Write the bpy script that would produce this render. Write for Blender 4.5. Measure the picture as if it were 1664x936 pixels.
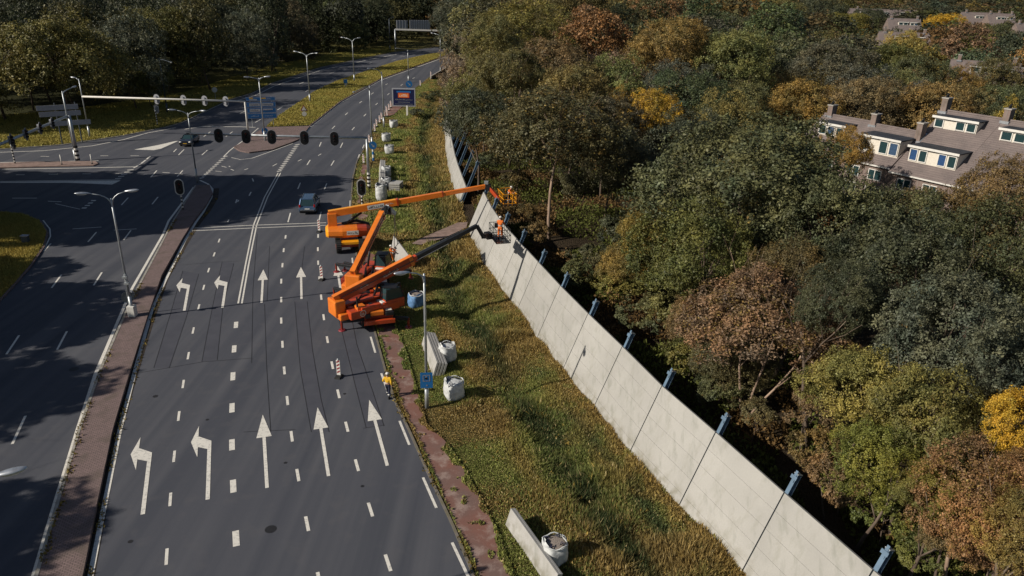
import bpy, bmesh, math, random
import numpy as np
from mathutils import Vector, Matrix, Euler
from mathutils.geometry import tessellate_polygon
random.seed(7); RNG = np.random.default_rng(7)
R = math.radians
for o in list(bpy.data.objects): bpy.data.objects.remove(o, do_unlink=True)
scene = bpy.context.scene
col = scene.collection

# ---------------------------------------------------------------- camera, sky, sun, exposure
FPX, PITCH, ROLL, CAM_H = 1211.98, R(22.751), R(1.535), 24.764
cp, sp, cr_, sr_ = math.cos(PITCH), math.sin(PITCH), math.cos(ROLL), math.sin(ROLL)
FW = Vector((0, cp, -sp)); _u = Vector((0, sp, cp)); _r = Vector((1, 0, 0))
RT = _r * cr_ + _u * sr_; UP = -_r * sr_ + _u * cr_
CAM = Vector((0, 0, CAM_H))
cam_data = bpy.data.cameras.new('camera'); cam = bpy.data.objects.new('camera', cam_data); col.objects.link(cam)
m4 = Matrix((RT, UP, -FW)).transposed().to_4x4(); m4.translation = CAM
cam.matrix_world = m4
cam_data.sensor_width = 36.0; cam_data.lens = FPX / 1664 * 36; cam_data.clip_start = .5; cam_data.clip_end = 5000
scene.camera = cam

SUN_AZ = R(23.5)      # shadows run towards (cos, sin) of this
SUN_EL = R(31)
sun_dir = Vector((-math.cos(SUN_AZ) * math.cos(SUN_EL), -math.sin(SUN_AZ) * math.cos(SUN_EL), math.sin(SUN_EL)))
world = bpy.data.worlds.new('World'); scene.world = world; world.use_nodes = True
wn = world.node_tree.nodes; wl = world.node_tree.links
sky = wn.new('ShaderNodeTexSky'); sky.sky_type = 'NISHITA'; sky.sun_disc = False
sky.sun_elevation = SUN_EL; sky.sun_rotation = math.atan2(sun_dir.x, sun_dir.y)
bg = wn['Background']; bg.inputs['Strength'].default_value = 0.05
wl.new(sky.outputs[0], bg.inputs['Color'])
sd = bpy.data.lights.new('sun', 'SUN'); sd.energy = 4.8; sd.angle = R(.5); sd.color = (1, .91, .79)
so = bpy.data.objects.new('sun', sd); col.objects.link(so); so.location = (-60, -30, 80)
so.rotation_euler = sun_dir.to_track_quat('Z', 'Y').to_euler()
vs = scene.view_settings; vs.view_transform = 'Standard'; vs.look = 'None'; vs.gamma = 1; vs.exposure = 0.2
scene.render.resolution_x = 1024; scene.render.resolution_y = 576

# ---------------------------------------------------------------- survey helper: point of the ground plan seen at a photo pixel
def G(x, y, z=0.0):
    d = FW + RT * ((x - 832) / FPX) - UP * ((y - 468) / FPX)
    t = (z - CAM_H) / d.z
    p = CAM + d * t
    return Vector((p.x, p.y, z))
def GP(pts, z=0.0): return [G(x, y, z) for x, y in pts]

# ---------------------------------------------------------------- materials
MATS = {}
def nodes_of(name):
    m = bpy.data.materials.new(name); m.use_nodes = True
    nt = m.node_tree; return m, nt.nodes, nt.links, nt.nodes['Principled BSDF']
def mat(name, c, rough=.7, metal=0.0, spec=.4, var=.15, scale=6.0, c2=None, bump=0.0, coat=0.0, fac=(.35, .65), emit=None, detail=5):
    """noise-mottled principled material"""
    if name in MATS: return MATS[name]
    m, n, l, b = nodes_of(name)
    tc = n.new('ShaderNodeTexCoord'); nz = n.new('ShaderNodeTexNoise'); nz.inputs['Scale'].default_value = scale
    nz.inputs['Detail'].default_value = detail
    l.new(tc.outputs['Object'], nz.inputs['Vector'])
    mr = n.new('ShaderNodeMapRange'); mr.inputs[1].default_value = fac[0]; mr.inputs[2].default_value = fac[1]
    l.new(nz.outputs['Fac'], mr.inputs[0])
    mx = n.new('ShaderNodeMix'); mx.data_type = 'RGBA'
    a = tuple(c) + (1,) if c2 is None else tuple(c) + (1,)
    d = tuple(max(0, v * (1 - var * 2)) for v in c) + (1,) if c2 is None else tuple(c2) + (1,)
    mx.inputs[6].default_value = d; mx.inputs[7].default_value = a
    l.new(mr.outputs[0], mx.inputs[0]); l.new(mx.outputs[2], b.inputs['Base Color'])
    b.inputs['Roughness'].default_value = rough; b.inputs['Metallic'].default_value = metal
    b.inputs['Specular IOR Level'].default_value = spec; b.inputs['Coat Weight'].default_value = coat
    if bump:
        bp = n.new('ShaderNodeBump'); bp.inputs['Strength'].default_value = bump; bp.inputs['Distance'].default_value = .05
        l.new(nz.outputs['Fac'], bp.inputs['Height']); l.new(bp.outputs[0], b.inputs['Normal'])
    if emit:
        b.inputs['Emission Color'].default_value = tuple(emit[:3]) + (1,); b.inputs['Emission Strength'].default_value = emit[3]
    MATS[name] = m; return m

def mix(n, l, a, b, f):
    x = n.new('ShaderNodeMix'); x.data_type = 'RGBA'
    for s, v in ((6, a), (7, b)):
        if isinstance(v, tuple): x.inputs[s].default_value = v + (1,) if len(v) == 3 else v
        else: l.new(v, x.inputs[s])
    if isinstance(f, (int, float)): x.inputs[0].default_value = f
    else: l.new(f, x.inputs[0])
    return x.outputs[2]
def noise(n, l, scale, vec=None, detail=4, rng=(.35, .65), out=(0, 1), rough=.5):
    z = n.new('ShaderNodeTexNoise'); z.inputs['Scale'].default_value = scale; z.inputs['Detail'].default_value = detail
    z.inputs['Roughness'].default_value = rough
    if vec is not None: l.new(vec, z.inputs['Vector'])
    m = n.new('ShaderNodeMapRange'); l.new(z.outputs['Fac'], m.inputs[0])
    m.inputs[1].default_value, m.inputs[2].default_value = rng; m.inputs[3].default_value, m.inputs[4].default_value = out
    return m.outputs[0]
def mapping(n, l, src, rot=(0, 0, 0), scale=(1, 1, 1)):
    mp = n.new('ShaderNodeMapping'); mp.inputs['Rotation'].default_value = rot; mp.inputs['Scale'].default_value = scale
    l.new(src, mp.inputs['Vector']); return mp.outputs[0]

def m_asphalt():
    m, n, l, b = nodes_of('asphalt'); g = n.new('ShaderNodeNewGeometry').outputs['Position']
    # lengthwise wheel streaks, blotches, fine grain
    st = noise(n, l, 1.0, mapping(n, l, g, (0, 0, R(-19)), (.9, .018, 1)), 4, (.35, .7))
    bl = noise(n, l, .12, g, 5, (.35, .65)); fi = noise(n, l, 30, g, 2, (.3, .7)); pt = noise(n, l, .9, g, 6, (.55, .72))
    c = mix(n, l, (.052, .057, .071), (.100, .103, .115), st)
    hb = n.new('ShaderNodeMath'); hb.operation = 'MULTIPLY'; l.new(bl, hb.inputs[0]); hb.inputs[1].default_value = .6
    c = mix(n, l, c, (.064, .068, .084), hb.outputs[0])
    f2 = n.new('ShaderNodeMath'); f2.operation = 'MULTIPLY'; l.new(pt, f2.inputs[0]); f2.inputs[1].default_value = .35
    c = mix(n, l, c, (.10, .098, .104), f2.outputs[0])
    f3 = n.new('ShaderNodeMath'); f3.operation = 'MULTIPLY'; l.new(fi, f3.inputs[0]); f3.inputs[1].default_value = .25
    c = mix(n, l, c, (.04, .043, .053), f3.outputs[0])
    l.new(c, b.inputs['Base Color']); b.inputs['Roughness'].default_value = .85; b.inputs['Specular IOR Level'].default_value = .25
    bp = n.new('ShaderNodeBump'); bp.inputs['Strength'].default_value = .25; bp.inputs['Distance'].default_value = .01
    l.new(fi, bp.inputs['Height']); l.new(bp.outputs[0], b.inputs['Normal'])
    MATS['asphalt'] = m; return m
def m_ground():
    m, n, l, b = nodes_of('ground_cover'); g = n.new('ShaderNodeNewGeometry').outputs['Position']
    at = n.new('ShaderNodeAttribute'); at.attribute_name = 'cover'
    a = noise(n, l, .8, g, 8, (.3, .7)); f = noise(n, l, 7, g, 6, (.3, .7)); q = noise(n, l, .15, g, 5, (.4, .6))
    h1 = n.new('ShaderNodeMath'); h1.operation = 'MULTIPLY'; l.new(a, h1.inputs[0]); h1.inputs[1].default_value = .6
    dark = n.new('ShaderNodeVectorMath'); dark.operation = 'SCALE'; l.new(at.outputs['Color'], dark.inputs[0]); dark.inputs['Scale'].default_value = .45
    c = mix(n, l, at.outputs['Color'], dark.outputs[0], h1.outputs[0])
    h2 = n.new('ShaderNodeMath'); h2.operation = 'MULTIPLY'; l.new(f, h2.inputs[0]); h2.inputs[1].default_value = .55
    c = mix(n, l, c, (.02, .022, .008), h2.outputs[0])
    l.new(c, b.inputs['Base Color']); b.inputs['Roughness'].default_value = .95; b.inputs['Specular IOR Level'].default_value = .1
    bp = n.new('ShaderNodeBump'); bp.inputs['Strength'].default_value = .8; bp.inputs['Distance'].default_value = .2
    l.new(f, bp.inputs['Height']); l.new(bp.outputs[0], b.inputs['Normal'])
    MATS['ground'] = m; return m
def m_attr_leaf(name, transl=.2):
    """leaves and blades: colour = object colour tinted by the per-leaf attribute"""
    m, n, l, b = nodes_of(name)
    oi = n.new('ShaderNodeObjectInfo'); at = n.new('ShaderNodeAttribute'); at.attribute_name = 'tint'
    sep = n.new('ShaderNodeSeparateColor'); l.new(at.outputs['Color'], sep.inputs[0])
    # accent leaves where g < alpha
    lt = n.new('ShaderNodeMath'); lt.operation = 'LESS_THAN'; l.new(sep.outputs[1], lt.inputs[0]); l.new(oi.outputs['Alpha'], lt.inputs[1])
    acc = mix(n, l, (.14, .080, .028), (.20, .145, .030), sep.outputs[2])
    mm = n.new('ShaderNodeMath'); mm.operation = 'MULTIPLY'; l.new(lt.outputs[0], mm.inputs[0]); mm.inputs[1].default_value = .75
    g = n.new('ShaderNodeNewGeometry').outputs['Position']; hv = noise(n, l, .55, g, 3, (.35, .65))
    warm = n.new('ShaderNodeVectorMath'); warm.operation = 'MULTIPLY'; l.new(oi.outputs['Color'], warm.inputs[0]); warm.inputs[1].default_value = (1.28, 1.14, 1.0)
    cool = n.new('ShaderNodeVectorMath'); cool.operation = 'MULTIPLY'; l.new(oi.outputs['Color'], cool.inputs[0]); cool.inputs[1].default_value = (.70, .78, .88)
    c = mix(n, l, mix(n, l, cool.outputs[0], warm.outputs[0], hv), acc, mm.outputs[0])
    br = n.new('ShaderNodeMapRange'); l.new(sep.outputs[0], br.inputs[0]); br.inputs[3].default_value = .30; br.inputs[4].default_value = 2.9
    sc = n.new('ShaderNodeVectorMath'); sc.operation = 'SCALE'; l.new(c, sc.inputs[0]); l.new(br.outputs[0], sc.inputs['Scale'])
    l.new(sc.outputs[0], b.inputs['Base Color']); b.inputs['Roughness'].default_value = .55; b.inputs['Specular IOR Level'].default_value = .3
    tr = n.new('ShaderNodeBsdfTranslucent'); l.new(sc.outputs[0], tr.inputs['Color'])
    ms = n.new('ShaderNodeMixShader'); ms.inputs[0].default_value = transl
    l.new(b.outputs[0], ms.inputs[1]); l.new(tr.outputs[0], ms.inputs[2]); l.new(ms.outputs[0], n['Material Output'].inputs['Surface'])
    MATS[name] = m; return m
def m_blade():
    m, n, l, b = nodes_of('grass_blade'); at = n.new('ShaderNodeAttribute'); at.attribute_name = 'tint'
    l.new(at.outputs['Color'], b.inputs['Base Color']); b.inputs['Roughness'].default_value = .7; b.inputs['Specular IOR Level'].default_value = .15
    tr = n.new('ShaderNodeBsdfTranslucent'); l.new(at.outputs['Color'], tr.inputs['Color'])
    ms = n.new('ShaderNodeMixShader'); ms.inputs[0].default_value = .25
    l.new(b.outputs[0], ms.inputs[1]); l.new(tr.outputs[0], ms.inputs[2]); l.new(ms.outputs[0], n['Material Output'].inputs['Surface'])
    MATS['blade'] = m; return m
def m_concrete(name, c, streak=True):
    m, n, l, b = nodes_of(name); tc = n.new('ShaderNodeTexCoord').outputs['Object']
    a = noise(n, l, .5, tc, 7, (.35, .7)); s = noise(n, l, 1.6, mapping(n, l, tc, (0, 0, R(20)), (1.1, 1.1, .3)), 7, (.52, .76), (0, .5), .68)
    f = noise(n, l, 14, tc, 3, (.3, .7), (0, .22))
    k = mix(n, l, c, tuple(v * .86 for v in c), a)
    k = mix(n, l, k, (c[0] * .55, c[1] * .56, c[2] * .47), s)
    k = mix(n, l, k, tuple(v * .7 for v in c), f)
    gp = n.new('ShaderNodeNewGeometry').outputs['Position']; sx = n.new('ShaderNodeSeparateXYZ'); l.new(gp, sx.inputs[0])
    st = noise(n, l, 1.0, mapping(n, l, gp, (0, 0, R(20)), (4.5, .9, .12)), 5, (.54, .72), (0, .5), .6)     # rain streaks down the face
    k = mix(n, l, k, (c[0] * .52, c[1] * .55, c[2] * .50), st)
    gd = n.new('ShaderNodeMapRange'); l.new(sx.outputs[2], gd.inputs[0]); gd.inputs[1].default_value = .9; gd.inputs[2].default_value = 0; gn = n.new('ShaderNodeMath'); gn.operation = 'MULTIPLY'
    l.new(gd.outputs[0], gn.inputs[0]); l.new(noise(n, l, 2.2, gp, 6, (.4, .65), (0, .7)), gn.inputs[1]); k = mix(n, l, k, (.12, .11, .06), gn.outputs[0])   # splashed soil and algae at the foot
    rd = n.new('ShaderNodeObjectInfo'); rm = n.new('ShaderNodeMapRange'); l.new(rd.outputs['Random'], rm.inputs[0]); rm.inputs[3].default_value = .90; rm.inputs[4].default_value = 1.05
    sc = n.new('ShaderNodeVectorMath'); sc.operation = 'SCALE'; l.new(k, sc.inputs[0]); l.new(rm.outputs[0], sc.inputs['Scale']); k = sc.outputs[0]
    l.new(k, b.inputs['Base Color']); b.inputs['Roughness'].default_value = .85; b.inputs['Specular IOR Level'].default_value = .25
    bp = n.new('ShaderNodeBump'); bp.inputs['Strength'].default_value = .06; bp.inputs['Distance'].default_value = .01
    l.new(f, bp.inputs['Height']); l.new(bp.outputs[0], b.inputs['Normal'])
    MATS[name] = m; return m
def m_brick(name, c1, c2, mortar, w, h, rot=0.0, dirt=(.09, .075, .06), dirtf=.75):
    m, n, l, b = nodes_of(name); g = n.new('ShaderNodeNewGeometry').outputs['Position']
    bt = n.new('ShaderNodeTexBrick'); l.new(mapping(n, l, g, (0, 0, rot)), bt.inputs['Vector'])
    bt.inputs['Color1'].default_value = c1 + (1,); bt.inputs['Color2'].default_value = c2 + (1,); bt.inputs['Mortar'].default_value = mortar + (1,)
    bt.inputs['Scale'].default_value = 1; bt.inputs['Brick Width'].default_value = w; bt.inputs['Row Height'].default_value = h; bt.inputs['Mortar Size'].default_value = .012
    d = noise(n, l, .9, g, 7, (.5, .75), (0, dirtf))
    k = mix(n, l, bt.outputs['Color'], dirt, d)
    l.new(k, b.inputs['Base Color']); b.inputs['Roughness'].default_value = .9; b.inputs['Specular IOR Level'].default_value = .2
    MATS[name] = m; return m
def m_redpath():
    m, n, l, b = nodes_of('red_path'); g = n.new('ShaderNodeNewGeometry').outputs['Position']
    a = noise(n, l, .6, g, 6, (.35, .65)); s = noise(n, l, 1.0, g, 8, (.50, .64), (0, .85), .68); f = noise(n, l, 20, g, 3, (.3, .7), (0, .3))
    k = mix(n, l, (.200, .095, .074), (.16, .105, .092), a)
    k = mix(n, l, k, (.32, .24, .21), s); k = mix(n, l, k, (.08, .05, .04), f)
    l.new(k, b.inputs['Base Color']); b.inputs['Roughness'].default_value = .9; b.inputs['Specular IOR Level'].default_value = .2
    MATS['red_path'] = m; return m
def m_paint():
    m, n, l, b = nodes_of('road_paint'); g = n.new('ShaderNodeNewGeometry').outputs['Position']
    w = noise(n, l, 5, g, 8, (.50, .70), (0, .75), .75); d = noise(n, l, .7, g, 4, (.3, .7), (0, .25))
    k = mix(n, l, (.66, .64, .58), (.45, .44, .42), d); k = mix(n, l, k, (.16, .16, .17), w)
    l.new(k, b.inputs['Base Color']); b.inputs['Roughness'].default_value = .75; b.inputs['Specular IOR Level'].default_value = .3
    MATS['paint'] = m; return m
def m_rooftile():
    m, n, l, b = nodes_of('roof_tiles'); tc = n.new('ShaderNodeTexCoord').outputs['Object']
    wv = n.new('ShaderNodeTexWave'); wv.wave_type = 'BANDS'; wv.bands_direction = 'Z'; wv.inputs['Scale'].default_value = 1.6; wv.inputs['Distortion'].default_value = .4
    l.new(tc, wv.inputs['Vector']); a = noise(n, l, .9, tc, 7, (.35, .65)); f = noise(n, l, 9, tc, 4, (.4, .7), (0, .5))
    k = mix(n, l, (.175, .138, .130), (.115, .092, .09), a)
    w2 = n.new('ShaderNodeMath'); w2.operation = 'MULTIPLY'; l.new(wv.outputs['Fac'], w2.inputs[0]); w2.inputs[1].default_value = .65
    k = mix(n, l, k, (.08, .065, .062), w2.outputs[0]); k = mix(n, l, k, (.2, .17, .15), f)
    l.new(k, b.inputs['Base Color']); b.inputs['Roughness'].default_value = .8
    MATS['tiles'] = m; return m
m_asphalt(); mat('asphalt_patch', (.066, .069, .084), .85, scale=.8, c2=(.054, .057, .071), spec=.25); m_ground(); m_attr_leaf('leaf'); m_blade(); m_concrete('wall_concrete', (.345, .340, .320)); m_redpath(); m_paint(); m_rooftile()
m_concrete('slab_concrete', (.39, .385, .37)); m_concrete('kerb_concrete', (.36, .34, .31))
m_brick('brick_paving', (.215, .155, .148), (.170, .125, .120), (.07, .055, .05), .22, .11, R(-19))
m_brick('house_brick', (.20, .14, .12), (.15, .10, .09), (.2, .18, .16), .21, .07)
mat('seam', (.018, .018, .02), .6); mat('gutter', (.012, .010, .008), .95, scale=2, c2=(.04, .028, .018)); m_concrete('dirty_kerb', (.17, .15, .135))  # gutter: dark soil colour with the median's shade painted in
mat('weed', (.09, .08, .02), .9, scale=5)
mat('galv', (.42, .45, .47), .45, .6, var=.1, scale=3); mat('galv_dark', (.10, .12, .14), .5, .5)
mat('white', (.62, .61, .57), .5, var=.06); mat('black', (.012, .012, .014), .45); mat('rubber', (.018, .018, .018), .85)
mat('grey_back', (.36, .37, .40), .5, .3, var=.08); mat('alu_stripe', (.55, .58, .62), .35, .7)
mat('post_blue', (.12, .19, .27), .5, .15, var=.12, scale=2); mat('sign_blue', (.012, .12, .33), .45, var=.05)
mat('sign_blue_dark', (.01, .03, .09), .45); mat('red', (.22, .022, .03), .45, var=.08)
mat('orange', (.72, .185, .018), .35, coat=.3, var=.08, scale=2, bump=0); mat('orange_red', (.44, .055, .012), .38, coat=.3, var=.1, scale=2)
mat('yellow_orange', (.80, .33, .01), .35, coat=.3, var=.05); mat('deep_red', (.22, .025, .012), .45, var=.1)
mat('dark_steel', (.03, .032, .036), .45, .5, scale=5); mat('steel', (.35, .35, .34), .35, .8)
mat('glass', (.02, .045, .05), .08, 0, .7, var=.05); mat('glass_blue', (.05, .09, .16), .1, 0, .8)
mat('hiviz_orange', (.75, .17, .02), .75, var=.12, scale=9); mat('hiviz_yellow', (.72, .42, .02), .75, var=.12, scale=9)
mat('navy', (.015, .02, .045), .8); mat('skin', (.45, .26, .18), .55, var=.05); mat('reflective', (.7, .7, .66), .4)
mat('bag_white', (.56, .58, .58), .8, var=.14, scale=4, bump=.5); mat('bag_blue', (.10, .22, .42), .7, var=.2, scale=4, bump=.5)
mat('gravel', (.30, .255, .22), .95, scale=25, c2=(.18, .15, .13), bump=.6); mat('strap_dark', (.03, .03, .07), .7)
mat('bark', (.15, .115, .085), .9, scale=5, c2=(.07, .05, .038), bump=.6); mat('bark_pale', (.36, .26, .19), .85, scale=4, c2=(.2, .14, .10), bump=.4)
mat('car_blue', (.08, .14, .24), .25, .6, coat=.6, var=.04); mat('car_black', (.012, .013, .016), .2, .2, coat=.8, var=.02)
mat('headlight', (.8, .8, .78), .15, 0, .8, var=.02); mat('tail_red', (.4, .01, .01), .3)
mat('cream', (.62, .58, .50), .6, var=.06); mat('flat_roof', (.035, .04, .05), .7, var=.2, scale=1); mat('blue_panel', (.015, .06, .17), .5)
mat('pale_wall', (.50, .46, .40), .8, var=.1, scale=2); mat('board_navy', (.008, .012, .06), .4); mat('pink_planks', (.25, .175, .15), .9, scale=2, c2=(.17, .12, .10))

# ---------------------------------------------------------------- mesh helpers
class MB:
    def __init__(s): s.v, s.f, s.m, s.mats, s.cur = [], [], [], [], 0
    def use(s, name):
        k = MATS[name]
        if k not in s.mats: s.mats.append(k)
        s.cur = s.mats.index(k); return s
    def face(s, idx): s.f.append(tuple(idx)); s.m.append(s.cur)
    def hexa(s, p):      # p: 4 bottom, 4 top, counter-clockwise
        b = len(s.v); s.v += [tuple(q) for q in p]
        for q in ((3, 2, 1, 0), (4, 5, 6, 7), (0, 1, 5, 4), (1, 2, 6, 5), (2, 3, 7, 6), (3, 0, 4, 7)): s.face([b + i for i in q])
        return s
    def box(s, c, d, rot=None, taper=1.0):
        x, y, z = [v / 2 for v in d]; P = []
        for k, t in ((-1, 1), (1, taper)):
            for i, j in ((-1, -1), (1, -1), (1, 1), (-1, 1)): P.append(Vector((i * x * t, j * y * t, k * z)))
        if rot is not None: M = Euler(rot).to_matrix(); P = [M @ p for p in P]
        c = Vector(c); return s.hexa([p + c for p in P])
    def beam(s, a, b, w, h, up=(0, 0, 1), w2=None, h2=None):
        a, b = Vector(a), Vector(b); d = (b - a).normalized(); up = Vector(up)
        if abs(d.dot(up)) > .98: up = Vector((0, 1, 0))
        sx = d.cross(up).normalized(); uy = sx.cross(d); w2 = w if w2 is None else w2; h2 = h if h2 is None else h2
        P = []
        for c, W, H in ((a, w, h), (b, w2, h2)):
            for i, j in ((-1, -1), (1, -1), (1, 1), (-1, 1)): P.append(c + sx * i * W / 2 + uy * j * H / 2)
        return s.hexa(P)
    def tube(s, pts, r, n=10, cap=True):
        pts = [Vector(p) for p in pts]; rs = r if isinstance(r, (list, tuple)) else [r] * len(pts)
        ref = None; rings = []
        for i, p in enumerate(pts):
            d = (pts[min(i + 1, len(pts) - 1)] - pts[max(i - 1, 0)]).normalized()
            if ref is None: ref = Vector((1, 0, 0)) if abs(d.x) < .9 else Vector((0, 1, 0))
            a = (ref - d * ref.dot(d)).normalized(); ref = a; b = d.cross(a)
            base = len(s.v); s.v += [tuple(p + (a * math.cos(t) + b * math.sin(t)) * rs[i]) for t in [2 * math.pi * k / n for k in range(n)]]
            rings.append(base)
        for q, w in zip(rings, rings[1:]):
            for k in range(n): s.face((q + k, q + (k + 1) % n, w + (k + 1) % n, w + k))
        if cap: s.face([rings[0] + k for k in reversed(range(n))]); s.face([rings[-1] + k for k in range(n)])
        return s
    def ell(s, c, r, rot=None, nu=12, nv=8, fn=None):
        M = Euler(rot).to_matrix() if rot is not None else Matrix.Identity(3); c = Vector(c); b = len(s.v)
        for j in range(nv + 1):
            ph = math.pi * j / nv - math.pi / 2
            for i in range(nu):
                th = 2 * math.pi * i / nu; u = Vector((math.cos(ph) * math.cos(th), math.cos(ph) * math.sin(th), math.sin(ph)))
                if fn: u = fn(u)
                s.v.append(tuple(c + M @ Vector((u.x * r[0], u.y * r[1], u.z * r[2]))))
        for j in range(nv):
            for i in range(nu): s.face((b + j * nu + i, b + j * nu + (i + 1) % nu, b + (j + 1) * nu + (i + 1) % nu, b + (j + 1) * nu + i))
        return s
    def prism(s, poly, z0, z1):  # poly: list of (x,y) counter-clockwise
        b = len(s.v); n = len(poly); s.v += [(p[0], p[1], z0) for p in poly] + [(p[0], p[1], z1) for p in poly]
        for i in range(n): s.face((b + i, b + (i + 1) % n, b + n + (i + 1) % n, b + n + i))
        for t in tessellate_polygon([[Vector((p[0], p[1], 0)) for p in poly]]):
            A, B, C = [poly[k] for k in t]
            if (B[0] - A[0]) * (C[1] - A[1]) - (B[1] - A[1]) * (C[0] - A[0]) < 0: t = (t[0], t[2], t[1])
            s.face([b + n + k for k in t]); s.face([b + k for k in reversed(t)])
        return s
    def sheet(s, poly, z):
        b = len(s.v); s.v += [(p[0], p[1], z) for p in poly]
        for t in tessellate_polygon([[Vector((p[0], p[1], 0)) for p in poly]]):
            A, B, C = [poly[k] for k in t]
            if (B[0] - A[0]) * (C[1] - A[1]) - (B[1] - A[1]) * (C[0] - A[0]) < 0: t = (t[0], t[2], t[1])
            s.face([b + k for k in t])
        return s
    def ribbon(s, pts, w, z, h=0.0):
        pts = [Vector((p[0], p[1])) for p in pts]; L = []; Rr = []
        for i, p in enumerate(pts):
            d = (pts[min(i + 1, len(pts) - 1)] - pts[max(i - 1, 0)]).normalized(); nn = Vector((-d.y, d.x))
            L.append(p + nn * w / 2); Rr.append(p - nn * w / 2)
        if h: 
            for i in range(len(pts) - 1):
                s.hexa([(Rr[i].x, Rr[i].y, z - .3), (Rr[i + 1].x, Rr[i + 1].y, z - .3), (L[i + 1].x, L[i + 1].y, z - .3), (L[i].x, L[i].y, z - .3),
                        (Rr[i].x, Rr[i].y, z + h), (Rr[i + 1].x, Rr[i + 1].y, z + h), (L[i + 1].x, L[i + 1].y, z + h), (L[i].x, L[i].y, z + h)])
        else:
            for i in range(len(pts) - 1):
                b = len(s.v); s.v += [(Rr[i].x, Rr[i].y, z), (Rr[i + 1].x, Rr[i + 1].y, z), (L[i + 1].x, L[i + 1].y, z), (L[i].x, L[i].y, z)]; s.face((b, b + 1, b + 2, b + 3))
        return s
    def build(s, name, parent=None, loc=None, smooth=False, bevel=0.0, kind=None):
        me = bpy.data.meshes.new(name); me.from_pydata(s.v, [], s.f)
        for k in s.mats: me.materials.append(k)
        me.polygons.foreach_set('material_index', s.m)
        if smooth: me.polygons.foreach_set('use_smooth', [True] * len(s.f))
        me.update()
        o = bpy.data.objects.new(name, me); col.objects.link(o)
        if smooth:
            pass
        if parent is not None: o.parent = parent
        if loc is not None: o.location = loc
        if bevel:
            bv = o.modifiers.new('bevel', 'BEVEL'); bv.width = bevel; bv.segments = 2; bv.limit_method = 'ANGLE'
        if kind: o['kind'] = kind
        return o
def tag(o, label, cat, group=None, kind=None):
    if label: o['label'] = label
    if cat: o['category'] = cat
    if group: o['group'] = group
    if kind: o['kind'] = kind
    return o
def thing(name, label, cat, loc=(0, 0, 0), rz=0.0, group=None):
    o = bpy.data.objects.new(name, None); col.objects.link(o); o.location = loc; o.rotation_euler = (0, 0, rz); o.empty_display_size = .3
    return tag(o, label, cat, group)
def clone(o, loc=None, rz=None, label=None, parent=None):
    c = o.copy(); col.objects.link(c); c.parent = parent
    for ch in list(o.children): clone(ch, parent=c)
    if loc is not None: c.location = loc
    if rz is not None: c.rotation_euler = (0, 0, rz)
    if label: c['label'] = label
    return c
def scribble(mb, a, b, h, up, nrm, seed=1, n=9, off=.012):
    """a row of small letter-like strokes that stand in for lettering too small to read, from a to b"""
    r = random.Random(seed); a, b, up, nrm = Vector(a), Vector(b), Vector(up).normalized(), Vector(nrm).normalized(); d = (b - a)
    for i in range(n):
        t0 = (i + .12) / n; t1 = (i + .82) / n; hh = h * r.choice((.7, .75, 1.0))
        for (u0, u1, v0, v1) in r.choice([((0, .3, 0, 1), (.3, 1, .75, 1), (.7, 1, 0, .8)), ((0, .3, 0, 1), (.3, 1, 0, .25)), ((0, 1, .8, 1), (0, 1, 0, .2), (0, .28, .2, .8)), ((0, .28, 0, 1), (.7, 1, 0, 1), (.28, .7, .4, .6))]):
            p = lambda u, v: a + d * (t0 + (t1 - t0) * u) + up * (hh * v) + nrm * off
            bb = len(mb.v); mb.v += [tuple(p(u0, v0)), tuple(p(u1, v0)), tuple(p(u1, v1)), tuple(p(u0, v1))]; mb.face((bb, bb + 1, bb + 2, bb + 3))
def interp(tab, y):
    ys = [t[1] for t in tab]; xs = [t[0] for t in tab]
    return float(np.interp(y, ys, xs))
# ================================================================ THE GROUND PLAN
WALL = [(18.4, 8.0), (16.5, 12.6), (14.6, 17.2), (12.7, 21.8), (10.77, 26.37), (8.86, 31.0), (6.94, 35.5), (5.32, 40.2), (3.62, 44.9), (1.97, 49.7), (0.45, 54.5), (-1.1, 59.4), (-2.6, 64.3), (-3.8, 69.4), (-4.8, 74.8)]
FARWALL = [(-6.5, 83.8), (-7.4, 89.2), (-8.3, 94.6), (-9.1, 100.0), (-9.8, 105.4), (-10.5, 110.8), (-11.1, 116.2), (-11.7, 121.6), (-12.3, 127.0), (-12.9, 132.4)]
WTAB = WALL + FARWALL + [(-16, 160), (-19, 200), (-21, 240), (-60, 500)]
EDGE_PX = [(822, 1100), (770, 936), (736, 854), (693.5, 764), (666, 702), (641, 650), (625, 598), (608, 535), (592, 470), (580, 420), (573, 370), (570, 334), (573, 290), (580, 262), (591, 243), (608, 205), (641, 167), (676, 142), (698, 125), (728, 109), (760, 92)]
EDGE = [G(*p) for p in EDGE_PX]
ETAB = [(p.x, p.y) for p in EDGE] + [(-14, 330), (-10, 500)]
DITCH = [(p.x, p.y) for p in GP([(1200, 1100), (1055, 910), (1000, 850), (957, 790), (924, 752), (890, 710), (857, 660), (815, 590), (770, 530), (741, 470), (728, 400), (712, 340), (700, 300), (692, 260), (690, 220), (694, 195)])] + [(-19, 200)]
_lat = {}
def vnoise(x, y, s, seed=0):
    if seed not in _lat: _lat[seed] = np.random.default_rng(seed + 50).random((257, 257))
    L = _lat[seed]; u = np.asarray(x) / s + 1000.3; v = np.asarray(y) / s + 1000.7
    i = np.floor(u).astype(int); j = np.floor(v).astype(int); fu = u - i; fv = v - j
    fu = fu * fu * (3 - 2 * fu); fv = fv * fv * (3 - 2 * fv); i %= 256; j %= 256
    return (L[i, j] * (1 - fu) + L[i + 1, j] * fu) * (1 - fv) + (L[i, j + 1] * (1 - fu) + L[i + 1, j + 1] * fu) * fv
def fx(tab, y): return np.interp(y, [t[1] for t in tab], [t[0] for t in tab])
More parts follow.
